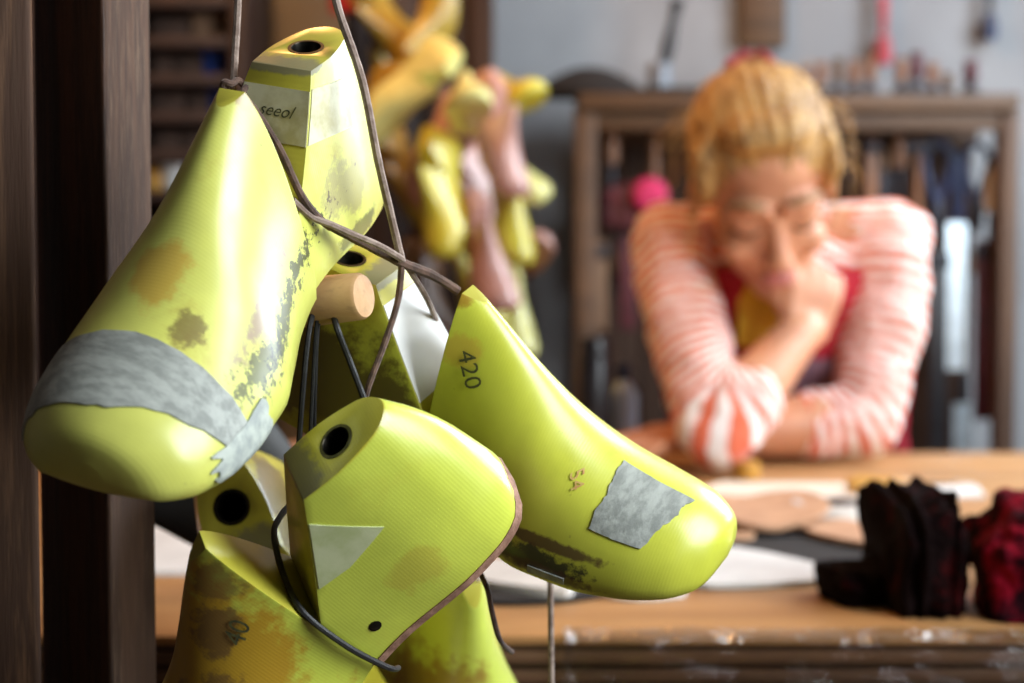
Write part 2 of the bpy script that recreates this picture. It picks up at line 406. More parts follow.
LCUT = last_mat('last_sawn_face', (.52, .47, .045), (.22, .13, .025), .75, 11, .7, [((.064, 0, PT), (.011, .03, .003), (.20, .18, .11), .85, {'ns': 120, 'amt': .7})], rough=.5)  # sawn faces: aged ochre, with part of their shade in the tone
def rotvec(v):
    v = Vector(v); return Matrix.Rotation(v.length, 4, v.normalized())
def make_last(fit, material, label, name='shoe_last', group=None, hm=None, fm=None, bushing=True, fx=1, fy=1):
    """fit: rotation vector, position seen from the camera, scale, hinge angle"""
    root = thing(name, label, 'shoe last', group=group)
    rv, pos, s, phi = fit[:3], fit[3:6], fit[6], fit[7]
    root.matrix_world = Matrix.Translation(Vector(pos)+Vector((0, 0, CAMZ))) @ rotvec(rv) @ Matrix.Scale(s, 4) @ Matrix.Translation((-.1, 0, -.05))
    h = bpy.data.objects.new('heel_part', (hm or HM).copy()); f = bpy.data.objects.new('forepart', (fm or FM).copy())
    for o in (h, f):
        COL.objects.link(o); o.parent = root; o.data.materials.clear(); o.data.materials.append(material)
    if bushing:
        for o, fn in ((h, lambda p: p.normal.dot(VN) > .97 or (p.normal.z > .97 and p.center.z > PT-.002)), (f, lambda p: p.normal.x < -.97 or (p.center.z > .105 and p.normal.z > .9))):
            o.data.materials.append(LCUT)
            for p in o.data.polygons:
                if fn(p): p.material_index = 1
    f.matrix_local = Matrix.Translation((NX, 0, NZ)) @ Matrix.Rotation(phi, 4, 'Y') @ Matrix.Diagonal((fx, fy, 1, 1)) @ Matrix.Translation((-NX, 0, -NZ))
    if bushing:
        bm = bmesh.new(); z = PT
        lathe(bm, [(.0067, z-.030), (.0067, z-.0004), (.0070, z+.0002), (.0084, z+.0002), (.0086, z-.0004), (.0086, z-.0012), (.0078, z-.0012), (.0078, z-.03)], 30, Matrix.Translation((.041, 0, 0)))
        obj('bushing', bm, M['bushing'], h)
        bm = bmesh.new(); lathe(bm, [(0, z-.028), (.0077, z-.028), (.0077, z-.031), (0, z-.031)], 24, Matrix.Translation((.041, 0, 0)))
        obj('hole_floor', bm, M['holeblack'], h)
    return root, h, f
def grid(name, fn, nu, nv, m, parent, thick=.0004):
    """closed thin sheet from fn(a,b,offset)"""
    bm = bmesh.new(); L = []
    for off in (thick, -.0004):
        L.append([[bm.verts.new(fn(i/nu, j/nv, off)) for j in range(nv+1)] for i in range(nu+1)])
    A, B = L
    for i in range(nu):
        for j in range(nv):
            bm.faces.new((A[i][j], A[i+1][j], A[i+1][j+1], A[i][j+1])); bm.faces.new((B[i][j], B[i][j+1], B[i+1][j+1], B[i+1][j]))
    for i in range(nu):
        for j in (0, nv): bm.faces.new((A[i][j], A[i+1][j], B[i+1][j], B[i][j]))
    for j in range(nv):
        for i in (0, nu): bm.faces.new((A[i][j], A[i][j+1], B[i][j+1], B[i][j]))
    return obj(name, bm, m, parent)
def wob(a, k, amp): return amp*(mnoise.noise((a*5+k*7.3, k*3.1, 0))+.5*mnoise.noise((a*17+k, k, 1)))
def top_patch(name, x0, x1, u0, u1, m, parent, thick=.0006, seed=1, amp=.006, nu=26, nv=26):
    """patch over the outside of the forepart; x0, x1 are functions of a across it"""
    def fn(a, b, off):
        uu = u0+(u1-u0)*a+wob(b, seed+2, amp*6)*(4*a*(1-a)*0+1 if a in (0, 1) else 1)*.5
        x = x0(a)+wob(a, seed, amp)+(x1(a)-x0(a)+wob(a, seed+1, amp))*b
        return surf(min(max(x, .107), .262), max(-.98, min(.98, uu)), off)
    return grid(name, fn, nu, nv, m, parent, thick)
def side_patch(name, cs, side, m, parent, thick=.0005, n=10):
    """cs: four (x, z) corners on the side of the last"""
    def fn(a, b, off):
        x = (cs[0][0]*(1-a)+cs[1][0]*a)*(1-b)+(cs[3][0]*(1-a)+cs[2][0]*a)*b
        z = (cs[0][1]*(1-a)+cs[1][1]*a)*(1-b)+(cs[3][1]*(1-a)+cs[2][1]*a)*b
        return Vector((x, yc(x)+side*(hw(x, z)+off), z))
    return grid(name, fn, n, n, m, parent, thick)
def notch_patch(name, s0, s1, y0, y1, m, parent, thick=.0005):
    """strip across the sloping face of the notch, s measured up from its bottom; y0, y1 as shares of its half width"""
    def fn(a, b, off):
        p = Vector((NX, 0, NZ))+VDIR*(s0+(s1-s0)*a)
        return Vector((p.x, hw(p.x, p.z)*(y0+(y1-y0)*b), p.z))+VN*off
    return grid(name, fn, 4, 4, m, parent, thick)
def text_bm(body, size):
    c = bpy.data.curves.new('t', 'FONT'); c.body = body; c.size = size; c.align_x = 'CENTER'; c.align_y = 'CENTER'; c.resolution_u = 3
    o = bpy.data.objects.new('t', c); COL.objects.link(o)
    dg = bpy.context.evaluated_depsgraph_get(); me = bpy.data.meshes.new_from_object(o.evaluated_get(dg))
    bpy.data.objects.remove(o); bm = bmesh.new(); bm.from_mesh(me); bpy.data.meshes.remove(me)
    bmesh.ops.subdivide_edges(bm, edges=[e for e in bm.edges if e.calc_length() > size*.12], cuts=2)
    return bm
def text_on(name, body, size, fn, m, parent, slant=.15):
    bm = text_bm(body, size)
    for v in bm.verts: v.co = fn(v.co.x+slant*v.co.y, v.co.y)
    return obj(name, bm, m, parent, smooth=False)
# ================================================================== the room
def struct(name, bm, m, smooth=False):
    o = obj(name, bm, m, None, smooth); o['kind'] = 'structure'; return o
YB = 3.10; XR = 1.46; XL = -1.70; ZC = 2.60; YF = -1.6
fl = bpy.data.objects.new('floor', None); COL.objects.link(fl); fl['kind'] = 'structure'
k = 0; y = YF
fb = BX((0, 0, 0), (XR-XL, .118, .03), None, .002); bmesh.ops.translate(fb, vec=((XR+XL)/2, 0, -.015), verts=fb.verts)
fme = bpy.data.meshes.new('floor_board'); fb.to_mesh(fme); fb.free(); fme.materials.append(M['floor'])
while y < YB:
    o = bpy.data.objects.new('floor_board', fme); COL.objects.link(o); o.parent = fl; o.location = (0, y+.06, 0); y += .12
struct('wall_back', BX(((XR+XL)/2, YB+.05, ZC/2), (XR-XL+.2, .1, ZC), None, 0), M['wall'])
struct('wall_left', BX((XL-.05, (YF+YB)/2, ZC/2), (.1, YB-YF, ZC), None, 0), M['wall_dark'])
struct('ceiling', BX(((XR+XL)/2, (YF+YB)/2, ZC+.05), (XR-XL+.2, YB-YF, .1), None, 0), M['ceil'])
wins = ((-.42, .62), (1.48, 2.52)); wz0, wz1 = 1.10, 2.40  # first window is unseen, added for the light on the lasts
bm = bmesh.new()
ys = [YF, wins[0][0], wins[0][1], wins[1][0], wins[1][1], YB]
for i in range(5):
    y0, y1 = ys[i], ys[i+1]
    if i % 2 == 0: box(bm, (XR+.05, (y0+y1)/2, ZC/2), (.1, y1-y0, ZC))
    else:
        box(bm, (XR+.05, (y0+y1)/2, wz0/2), (.1, y1-y0, wz0)); box(bm, (XR+.05, (y0+y1)/2, (wz1+ZC)/2), (.1, y1-y0, ZC-wz1))
struct('wall_right', bm, M['wall'])
for wi, (y0, y1) in enumerate(wins):
    w = bpy.data.objects.new('window_%d' % (wi+1), None); COL.objects.link(w); w['kind'] = 'structure'; w.location = (XR+.05, (y0+y1)/2, wz0)
    h = wz1-wz0; L = y1-y0
    for yy in (-L/2+.025, 0, L/2-.025): obj('stile', BX((0, yy, h/2), (.06, .05, h), None, .002), M['white'], w, False)
    for zz in (.025, h-.025): obj('rail', BX((0, 0, zz), (.058, L-.004, .05), None, .002), M['white'], w, False)
    for s in (-1, 1): obj('pane', BX((0, s*L/4, h/2), (.005, L/2-.05, h-.1), None, 0), M['glass'], w, False)

# ================================================================== timber uprights at the left
def upright(name, label, corners, m, m2=None, facing=None):
    """square-sawn upright from floor to ceiling; corners (x, y) in plan"""
    bm = bmesh.new(); prism(bm, corners, 0.0, ZC-.001)
    es = [e for e in bm.edges if abs(e.verts[0].co.z-e.verts[1].co.z) > 1]
    bmesh.ops.bevel(bm, geom=es, offset=.0035, segments=3, affect='EDGES', profile=.5)
    # saw wear: let the faces wander a little
    o = obj(name, bm, m, None, True, 50)
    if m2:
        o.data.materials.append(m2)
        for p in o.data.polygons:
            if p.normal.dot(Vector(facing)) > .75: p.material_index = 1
    return tag(o, label, 'post')
def XY(px, d): v = P(px, 300, d); return (v.x, v.y)
c0, cl, cr = XY(107, .76), XY(37, .800), XY(154, .815)
back = (cl[0]+cr[0]-c0[0]-.02, cl[1]+cr[1]-c0[1]+.03)
upright('timber_post', 'dark stained wooden post with a worn edge coloured as lit behind the hanging lasts', [c0, cr, back, cl], M['post'], M['post_edge'],
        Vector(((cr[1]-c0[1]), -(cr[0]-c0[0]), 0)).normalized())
d0 = XY(36, .74); d1 = XY(35.5, .79)
upright('timber_plank', 'brown sawn plank at the left margin beside the dark post', [d0, d1, (d0[0]-.11, d0[1]+.045), (d0[0]-.11, d0[1]-.02)], M['plank'])

# ================================================================== the hanging lasts
BR = (.115, .06, .028); PUR = (.20, .12, .11); BK = (.022, .026, .022); OR = (.60, .36, .05); PALE = (.70, .75, .50)
S1 = last_mat('last_yellow_a', (.70, .72, .15), (.46, .34, .05), .55, 1, .75, [
    ((.150, .034, .047), (.050, .010, .006), (.27, .17, .14), .85, {'rot': (0, .24, 0), 'ns': 60, 'amt': 1.2}),
    ((.140, .034, .033), (.055, .012, .005), BK, .85, {'rot': (0, .24, 0), 'ns': 190, 'amt': 3.0}),
    ((.185, .042, .030), (.022, .012, .006), BK, .8, {'ns': 170, 'amt': 2.6}),
    ((.185, .0, .066), (.02, .012, .012), OR, .75, {'ns': 60, 'amt': 1}),
    ((.20, .02, .05), (.010, .006, .02), BR, .7, {'ns': 120, 'amt': 1.2}),
    ((.107, 0, .112), (.006, .02, .006), (.34, .20, .06), .8, {'ns': 120}),
    ((.14, -.018, .10), (.030, .006, .02), (.32, .20, .09), .6, {'ns': 90, 'amt': 1.2}),
    ((.03, .0, .108), (.04, .03, .0012), (.36, .31, .12), .8, {'ns': 100, 'amt': .6}),
    ((.062, .0, .1075), (.010, .03, .002), (.22, .20, .15), .9, {'ns': 140, 'amt': .8}),
    ((.06, .030, .05), (.022, .02, .014), PUR, .55, {'ns': 80, 'amt': 1.2}),
    ((.055, .035, .025), (.02, .02, .005), BK, .7, {'ns': 110, 'amt': 1.4})])
S2 = last_mat('last_yellow_b', (.67, .70, .070), (.50, .40, .03), .3, 2, .35, [
    ((.178, -.040, .012), (.030, .02, .006), BK, .92, {'ns': 110, 'amt': 1.4}),
    ((.182, -.040, .022), (.034, .02, .0030), BR, .9, {'ns': 90, 'amt': .9}),
    ((.185, -.04, .007), (.03, .02, .004), BR, .7, {'ns': 110, 'amt': 1.3}),
    ((.107, 0, .112), (.005, .02, .004), (.42, .22, .02), .85, {'ns': 120}),
    ((.115, -.02, .09), (.010, .012, .008), OR, .6, {'ns': 60}),
    ((.05, -.03, .05), (.05, .02, .035), (.10, .06, .015), .85, {'ns': 50, 'amt': 1.1}),
    ((.05, -.03, .02), (.06, .03, .012), (.38, .34, .02), .7, {'ns': 60, 'amt': 1.1})])
S3 = last_mat('last_yellow_c', (.63, .71, .085), (.52, .27, .012), .12, 3, .05, [
    ((.155, .02, .08), (.045, .05, .055), (.46, .22, .010), .85, {'ns': 40, 'amt': 1.0}),
    ((.135, .02, .085), (.014, .02, .010), BR, .75, {'ns': 90, 'amt': 1.2}),
    ((.115, .01, .10), (.010, .02, .010), BR, .6, {'ns': 90, 'amt': 1.2}),
    ((.17, .03, .06), (.02, .02, .016), BR, .7, {'ns': 70, 'amt': 1.3}),
    ((.035, 0, .110), (.06, .03, .003), (.40, .30, .01), .8, {'ns': 60, 'amt': .3}),
    ((.085, 0, .080), (.03, .018, .045), (.24, .17, .012), .0, {}),
    ((.055, .032, .045), (.012, .02, .012), (.50, .42, .05), .6, {'ns': 60, 'amt': 1.0})])
S4 = last_mat('last_amber_d', (.52, .46, .04), (.28, .15, .015), .8, 4, .5, [
    ((.04, .02, .09), (.05, .008, .02), BR, .8, {'ns': 70, 'amt': 1.4})])
S5 = last_mat('last_yellow_e', (.60, .68, .10), (.46, .24, .03), .8, 5, .9, [
    ((.16, -.02, .06), (.03, .03, .03), (.26, .11, .02), .8, {'ns': 50, 'amt': 1.2})])
S6 = mat('last_shade_black', (.010, .010, .010), .5, 0, (.005, .005, .005), 30)  # black of the added last standing in for a shaded side
FIT1 = [-0.7431, -1.0488, 4.0843, -0.1031, 0.6868, 0.0163, 0.8795, 0.0382]
FIT2 = [0.4325, 0.2344, -0.4247, -0.031, 0.7449, -0.0629, 0.8786, 0.012]
FIT3 = [-1.1073, -1.1288, 2.9127, -0.0783, 0.6686, -0.1304, 0.8738, 0.10]
LG = 'yellow shoe lasts hanging by the post'
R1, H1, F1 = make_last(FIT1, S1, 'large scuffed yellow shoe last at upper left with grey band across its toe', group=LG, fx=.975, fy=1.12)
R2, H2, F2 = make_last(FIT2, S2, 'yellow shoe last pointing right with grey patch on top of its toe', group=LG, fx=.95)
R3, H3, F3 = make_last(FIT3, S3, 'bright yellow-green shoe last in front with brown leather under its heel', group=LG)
def make_last_dir(toe, up, anchor, world, s, phi, *a, **k):
    t = Vector(toe).normalized(); u = Vector(up); u = (u-t*u.dot(t)).normalized(); yv = u.cross(t)
    R = Matrix((t, yv, u)).transposed()
    pos = Vector(world)-R @ ((Vector(anchor)-Vector((.1, 0, .05)))*s)
    q = R.to_quaternion(); ax, an = q.to_axis_angle()
    return make_last([*(ax*an), pos.x, pos.y, pos.z-CAMZ, s, phi], *a, **k)
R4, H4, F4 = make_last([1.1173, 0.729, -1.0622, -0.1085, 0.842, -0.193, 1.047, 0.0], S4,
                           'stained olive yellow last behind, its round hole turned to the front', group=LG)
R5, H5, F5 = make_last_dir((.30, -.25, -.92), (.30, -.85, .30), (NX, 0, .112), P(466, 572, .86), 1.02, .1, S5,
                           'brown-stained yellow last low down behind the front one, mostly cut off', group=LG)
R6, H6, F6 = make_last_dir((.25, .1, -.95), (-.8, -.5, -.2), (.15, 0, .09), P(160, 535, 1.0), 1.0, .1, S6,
                           'added black last standing in for deep shade right beside the wooden post', group=LG, bushing=False)
# marks fixed to the first last
top_patch('toe_patch', lambda a: .211, lambda a: .249-.026*max(0, a-.55)*2, -.9, .93, M['patch'], F1, .0007, 3, .0022)
top_patch('edge_patch', lambda a: .195, lambda a: .238, .80, .97, M['patch_pale'], F1, .0009, 5, .004, 16, 10)
notch_patch('paper_label', .036, .061, -.98, .99, M['tape'], H1)
side_patch('paper_label', [(.0835, .080), (.046, .074), (.042, .096), (.0690, .101)], 1, M['tape'], H1)
def notch_text(side=0):
    c = Vector((NX, 0, NZ))+VDIR*.050
    return lambda x, y: Vector((0, x+.003, 0))+c+VDIR*y+VN*.0008
text_on('handwriting', 'seeol', .0082, notch_text(), M['ink'], H1, .35)
def side_text(x0, z0, side, ang=0, off=.0009):
    ca, sa = math.cos(ang), math.sin(ang)
    def fn(x, y):
        px, pz = x0-side*(x*ca-y*sa), z0+(x*sa+y*ca)
        return Vector((px, yc(px)+side*(hw(px, pz)+off), pz))
    return fn
# marks of the second last
top_patch('toe_patch', lambda a: .205, lambda a: .232+.012*a, -.62, -.06, M['patch'], F2, .0007, 8, .0016)
side_patch('edge_patch', [(.180, .003), (.200, .004), (.200, .0085), (.180, .008)], -1, M['patch_pale'], F2)
notch_patch('paper_label', .010, .060, -.98, .98, M['white'], H2)
text_on('size_number', '420', .0125, side_text(.121, .083, -1, -1.0), M['ink'], F2, .1)
text_on('stamp', '54', .008, side_text(.190, .051, -1, -1.0), M['inkred'], F2, 0)
# marks of the third last
side_patch('tape', [(.0715, .0975), (.050, .074), (.074, .068), (.0910, .0685)], 1, M['tape_green'], H3)
text_on('size_number', '40', .013, side_text(.128, .078, 1, .45), M['ink'], F3, .1)
def sole_layer(parent, x0, x1, m):
    bm = bmesh.new(); T_, B_ = [], []
    for i in range(25):
        x = x0+(x1-x0)*i/24; zb = interp(LX, ZB, x); w_ = hwt(x, 0)+.0006
        T_.append([bm.verts.new((x, yc(x)+w_*s, zb+.0002)) for s in (-1, -.5, 0, .5, 1)])
        B_.append([bm.verts.new((x-.001, yc(x)+w_*s*.98, zb-.0042)) for s in (-1, -.5, 0, .5, 1)])
    for a, b in zip(zip(T_, B_), zip(T_[1:], B_[1:])):
        for j in range(4):
            bm.faces.new((a[0][j], b[0][j], b[0][j+1], a[0][j+1])); bm.faces.new((a[1][j], a[1][j+1], b[1][j+1], b[1][j]))
        for j in (0, 4): bm.faces.new((a[0][j], a[1][j], b[1][j], b[0][j]))
    for e in (0, -1):
        for j in range(4): bm.faces.new((T_[e][j], T_[e][j+1], B_[e][j+1], B_[e][j]))
    return obj('heel_leather', bm, m, parent)
sole_layer(H3, .0015, NX-.001, M['heel_leather'])
bm = bmesh.new(); p = Vector((.088, hw(.088, .033)-.0003, .033)); lathe(bm, [(0, .0006), (.0022, .0006), (.0030, 0.0003), (.0032, -.001), (0, -.001)], 14, Matrix.Translation(p) @ axis_rot((0, 1, .1)).to_4x4())
obj('nail_hole', bm, M['bushing'], H3)

# laces and cords, each a thing
def lace(name, pts, r, m, label, n=8, flat=1.0, cat='cord'):
    bm = bmesh.new(); pp = spline(pts, n)
    tube(bm, pp, [r*(1+.10*mnoise.noise(p*220)) for p in pp], 8, True, flat)
    return tag(obj(name, bm, m), label, cat)
lace('suede_lace', [Vector((P(242, -60, .70).x, .70, ZC-.002)), P(240, -400, .70), P(239, -60, .70), P(238, 0, .70), P(235, 55, .70), P(233, 90, .695)], .00155, M['suede'], 'grey-brown suede lace hanging straight down to the knot above the upper left last', cat='lace')
bm = bmesh.new(); c = P(235, 90, .690)
kp = [c+Vector((.0042*math.cos(a)*(1+.2*math.sin(3*a)), .0025*math.sin(2*a), .0034*math.sin(a)+.0008*math.cos(5*a))) for a in [2*PI*i/40 for i in range(81)]]
tube(bm, kp, .0014, 8); tag(obj('lace_knot', bm, M['suede_dark']), 'brown lace knot on the tip of the upper left last', 'knot')
lace('suede_lace', [P(240, 94, .660), P(256, 112, .678), P(280, 150, .679), P(300, 193, .675), P(317, 216, .684), P(331, 228, .688)], .0016, M['suede_dark'], 'brown lace running down through the notch of the upper left last', cat='lace')
lace('suede_lace', [P(292, 200, .672), P(312, 217, .682), P(332, 225, .685), P(352, 234, .690), P(380, 246, .697), P(402, 259, .708)], .0015, M['suede'], 'short double lace leaving the notch of the upper left last to the right', cat='lace')
lace('suede_lace', [P(331, 226, .69), P(358, 240, .70), P(400, 262, .712), P(432, 275, .722), P(458, 291, .728)], .0021, M['suede_dark'], 'thick brown lace stretched across to the tip of the right-hand last', cat='lace')
lace('suede_lace', [Vector((P(318, -60, .70).x, .70, ZC-.002)), P(322, -400, .70), P(330, -60, .70), P(336, 0, .70), P(362, 80, .69), P(378, 160, .695), P(392, 220, .71), P(402, 262, .71)], .0017, M['suede'], 'long suede lace slanting down past the hole of the upper left last', cat='lace')
lace('suede_lace', [P(402, 260, .712), P(398, 300, .715), P(384, 345, .712), P(368, 388, .71), P(362, 420, .72)], .0014, M['suede_dark'], 'brown lace dropping from the crossing to behind the front last', cat='lace')
lace('suede_lace', [P(404, 262, .714), P(416, 280, .722), P(428, 301, .735), P(440, 330, .76)], .0013, M['suede'], 'short lace end slipping behind the white label', cat='lace')
lace('suede_lace', [P(547, 520, .80), P(550, 575, .80), P(551, 640, .80), P(552, 760, .80)], .0014, M['suede'], 'thin lace hanging straight down below the right-hand last', cat='lace')
lace('suede_lace', [P(474, 560, .735), P(487, 588, .728), P(492, 612, .727), P(500, 640, .731), P(512, 652, .75)], .0012, M['suede_dark'], 'brown lace looped round the low stained last', cat='lace')
lace('elastic_loop', [P(318, 300, .715), P(309, 330, .704), P(302, 400, .706), P(297, 475, .72)], .0013, M['elastic'], 'leftmost black elastic cord hanging from the wooden peg')
lace('elastic_loop', [P(322, 300, .715), P(316, 330, .708), P(312, 400, .712), P(309, 465, .72)], .0009, M['elastic'], 'middle black elastic cord hanging from the wooden peg')
lace('elastic_loop', [P(325, 300, .715), P(318, 330, .711), P(315, 400, .716), P(314, 465, .725)], .0008, M['elastic'], 'thin black elastic cord hanging closest to the peg tip')
lace('elastic_loop', [P(330, 300, .715), P(337, 328, .703), P(350, 362, .708), P(366, 405, .705), P(372, 430, .72)], .0014, M['elastic'], 'black elastic cord slanting right from under the wooden peg')
BAND = [P(292, 503, .70), P(280, 517, .684), P(274, 535, .673), P(283, 573, .660), P(303, 612, .648), P(345, 645, .656), P(380, 664, .668), P(393, 669, .676), P(398, 668, .69)]
lace('elastic_band', BAND, .0013, M['elastic'], 'thick black elastic band stretched round the front last')
# peg
bm = bmesh.new(); a, b = P(128, 321, .755), P(364, 296, .706); ax = (b-a).normalized(); L = (b-a).length
pm = Matrix.Translation(a) @ axis_rot(ax).to_4x4()
lathe(bm, [(0, 0), (.0130, 0), (.0108, L*.7), (.0098, L-.0015), (.0088, L), (0, L)], 28, pm)
tag(obj('wooden_peg', bm, M['peg'], None, True, 35), 'pale turned wooden peg sticking out from behind the upper left last', 'peg')

# ================================================================== workbench
BX0, BX1, BY0, BY1 = -.85, 1.34, T(700, 636).y, 2.11
bench = thing('workbench', 'long wooden workbench with tan top and layered dark front edge', 'workbench', ((BX0+BX1)/2, (BY0+BY1)/2, 0))
def bp(name, c, s, m, bev=.0015):
    l = bench.location; return obj(name, BX((c[0]-l.x, c[1]-l.y, c[2]), s, None, bev), m, bench)
nb = 6; dy = (BY1-BY0)/nb
for i in range(nb): 
    q = bp('top_board', ((BX0+BX1)/2, BY0+dy*(i+.5), TZ-.003), (BX1-BX0, dy-.0012, .006), M['bench'], .0012)
z = TZ-.006
for i, (h, m, dd) in enumerate(((.004, 'strip_dark', .002), (.0085, 'strip_mid', 0), (.004, 'strip_dark', .003), (.009, 'strip_mid', .001), (.004, 'strip_dark', .003), (.012, 'strip_dark', .0), (.05, 'strip_dark', .004))):
    bp('edge_strip', ((BX0+BX1)/2, BY0+.012+dd, z-h/2), (BX1-BX0, .024, h-.0006), M[m], .0008); z -= h
for x in (BX0+.08, BX1-.08):
    for y in (BY0+.10, BY1-.10): bp('leg', (x, y, (TZ-.006)/2), (.08, .08, TZ-.0065), M['rack'])
for y in (BY0+.10, BY1-.10): bp('rail', ((BX0+BX1)/2, y, TZ-.08), (BX1-BX0-.24, .03, .10), M['rack'])
# clear film hanging over the front edge
bm = bmesh.new(); nx, nz = 60, 14; V = []
for i in range(nx+1):
    r = []
    for j in range(nz+1):
        x = T(565, 640).x+(.62)*i/nx; s = j/nz
        w_ = .006*mnoise.noise((x*14, s*2.2, 0))+.004*mnoise.noise((x*40, s*6, 3))
        if s < .12: p = (x, BY0+.012*(1-s/.12)-.003, TZ+.0028+abs(w_)*.35)
        else: p = (x, BY0-.0075-abs(w_)*1.3, TZ+.001-(s-.12)*.10)
        r.append(bm.verts.new(p))
    V.append(r)
for i in range(nx):
    for j in range(nz): bm.faces.new((V[i][j], V[i+1][j], V[i+1][j+1], V[i][j+1]))
o = obj('plastic_film', bm, M['film']); sm = o.modifiers.new('s', 'SOLIDIFY'); sm.thickness = .0003; mod_apply(o)
tag(o, 'crinkled clear plastic film over the front edge of the workbench', 'film')

def sheet(name, label, cat, pxs, m, thick=.003, lift=0.0, curl=None, base=None, n=3):
    """flat cut piece lying on the bench: pixel outline dropped on the bench top"""
    pts = [T(*p) for p in pxs]
    c = sum(pts, Vector())/len(pts)
    bm = bmesh.new()
    pts = spline(pts+[pts[0]], n)[:-1] if n > 1 else pts
    prism(bm, [(p.x-c.x, p.y-c.y) for p in pts], 0, thick)
    bmesh.ops.triangulate(bm, faces=[f for f in bm.faces if len(f.verts) > 4])
    if curl:
        bmesh.ops.subdivide_edges(bm, edges=bm.edges[:], cuts=2, use_grid_fill=True)
        for v in bm.verts: v.co.z += curl(v.co.x, v.co.y)
    o = obj(name, bm, m, None, True, 50); o.location = (c.x, c.y, TZ+.0005+lift)
    return tag(o, label, cat)
sheet('card_sheet', 'cream card sheet lying in front of the woman\'s elbows', 'card', [(692, 497), (720, 486), (905, 487), (900, 508), (700, 507)], M['card'], .004, n=1)
sheet('leather_piece', 'pale white strip of leather lying next to the dark red bundle', 'leather', [(700, 556), (735, 552), (830, 572), (838, 583), (730, 590), (690, 585)], M['white'], .004, curl=lambda x, y: .004*max(0, -x*6))
sheet('leather_piece', 'black leather piece lying under the tan pieces', 'leather', [(675, 540), (760, 535), (880, 548), (885, 566), (760, 572), (690, 560)], M['leather_black'], .003, n=3)
sheet('leather_piece', 'large tan leather piece curling up at its rim', 'leather', [(680, 515), (760, 509), (805, 512), (830, 528), (800, 540), (740, 541), (690, 530)], M['leather_tan'], .004, .004, lambda x, y: .012*abs(math.sin(x*14))+.004)
sheet('leather_piece', 'long narrow tan leather piece pointing to the red bundle', 'leather', [(795, 533), (840, 528), (905, 545), (925, 556), (880, 556), (820, 545)], M['leather_tan'], .004, .005)
sheet('leather_piece', 'small tan offcut beside the toe of the right-hand last', 'leather', [(715, 530), (750, 537), (752, 545), (720, 545)], M['leather_tan'], .004, .004)
sheet('insole', 'upper pale insole with rounded end below the right-hand last', 'insole', [(470, 572), (520, 572), (560, 585), (574, 596), (566, 604), (520, 600), (470, 590)], M['insole'], .006, .004)
sheet('insole', 'lower grey insole under the pale one', 'insole', [(470, 588), (540, 592), (600, 592), (604, 598), (540, 606), (470, 604)], M['leather_black'], .004)
sheet('card_scrap', 'small grey scrap below the toe of the right-hand last', 'card', [(600, 588), (672, 592), (684, 598), (640, 602), (600, 598)], M['insole'], .003, .0)
sheet('paper_sheet', 'white paper scraps at the far side near the red bundle', 'paper', [(925, 488), (975, 488), (985, 498), (930, 500)], M['white'], .004, n=1)
sheet('paper_sheet', 'white paper sheet lying on the bench behind the lasts at left', 'paper', [(60, 500), (330, 480), (350, 575), (60, 577)], M['white'], .004, n=1)
sheet('cardboard_sheet', 'brown cardboard piece on the bench behind the front last', 'card', [(255, 452), (330, 440), (380, 460), (300, 470)], M['leather_tan'], .004, n=1)
bm = bmesh.new(); lathe(bm, [(.026, 0), (.038, 0), (.038, .018), (.026, .018), (.026, 0)], 30)
t = thing('tape_roll', 'roll of clear tape lying on the bench left of the red bundle', 'tape', T(834, 522)+Vector((0, 0, .0008)))
obj('tape', bm, M['cream_pot'], t)
bm = bmesh.new(); lathe(bm, [(.0235, 0), (.0258, 0), (.0258, .018), (.0235, .018), (.0235, 0)], 30); obj('core', bm, M['rack_h'], t)
t = thing('awl', 'amber handled awl behind the tape roll', 'tool', T(880, 497)+Vector((0, 0, .0115)), (0, PI/2, .15))
bm = bmesh.new(); lathe(bm, [(0, -.035), (.008, -.034), (.011, -.02), (.009, .0), (.011, .015), (.006, .03), (0, .03)], 20); obj('handle', bm, M['amber'], t)
bm = bmesh.new(); lathe(bm, [(0, .03), (.0022, .03), (.0004, .085), (0, .085)], 10); obj('spike', bm, M['iron'], t)
bm = bmesh.new(); lathe(bm, [(0, 0), (.014, 0), (.016, .008), (.014, .018), (0, .02)], 20); o = obj('wax_ball', bm, M['amber']); o.location = T(746, 478)+Vector((0, 0, .0005))
tag(o, 'small round amber lump in front of the woman\'s elbow', 'wax')

# dark red velvet bundle
def cloth_lump(name, label, c, size, m, seed, ridges, ax='x', rot=0, fold=.5):
    bm = bmesh.new(); bmesh.ops.create_icosphere(bm, subdivisions=5, radius=1)
    for v in bm.verts:
        p = v.co.copy()
        q = Vector([math.copysign(abs(t)**.55, t) for t in p]); q = q*(1/max(1, q.length*.72))
        a = q.x if ax == 'x' else q.z
        f = 1+fold*.16*math.sin(a*ridges+2.2*mnoise.noise(q*1.3+Vector((seed, 0, 0))))+.20*mnoise.noise(q*1.7+Vector((seed, 3, 0)))+.07*mnoise.noise(q*5+Vector((0, seed, 0)))+.035*mnoise.noise(q*13+Vector((0, 0, seed)))
        v.co = Vector((q.x*f*size[0], q.y*f*size[1], max(q.z*f, -.72)*size[2]))
    zmin = min(v.co.z for v in bm.verts)
    bmesh.ops.translate(bm, vec=(0, 0, -zmin), verts=bm.verts)
    o = obj(name, bm, m, None, True, 180); o.location = c; o.rotation_euler = (0, 0, rot)
    return tag(o, label, 'cloth')
bt = T(912, 622); 
cloth_lump('velvet_cloth', 'black and dark red ribbed velvet bundle standing on the bench', Vector((bt.x+.014, bt.y+.060, TZ+.0005)), (.0255, .055, .047), M['velvet_dark'], 3, 14, 'x', .1)
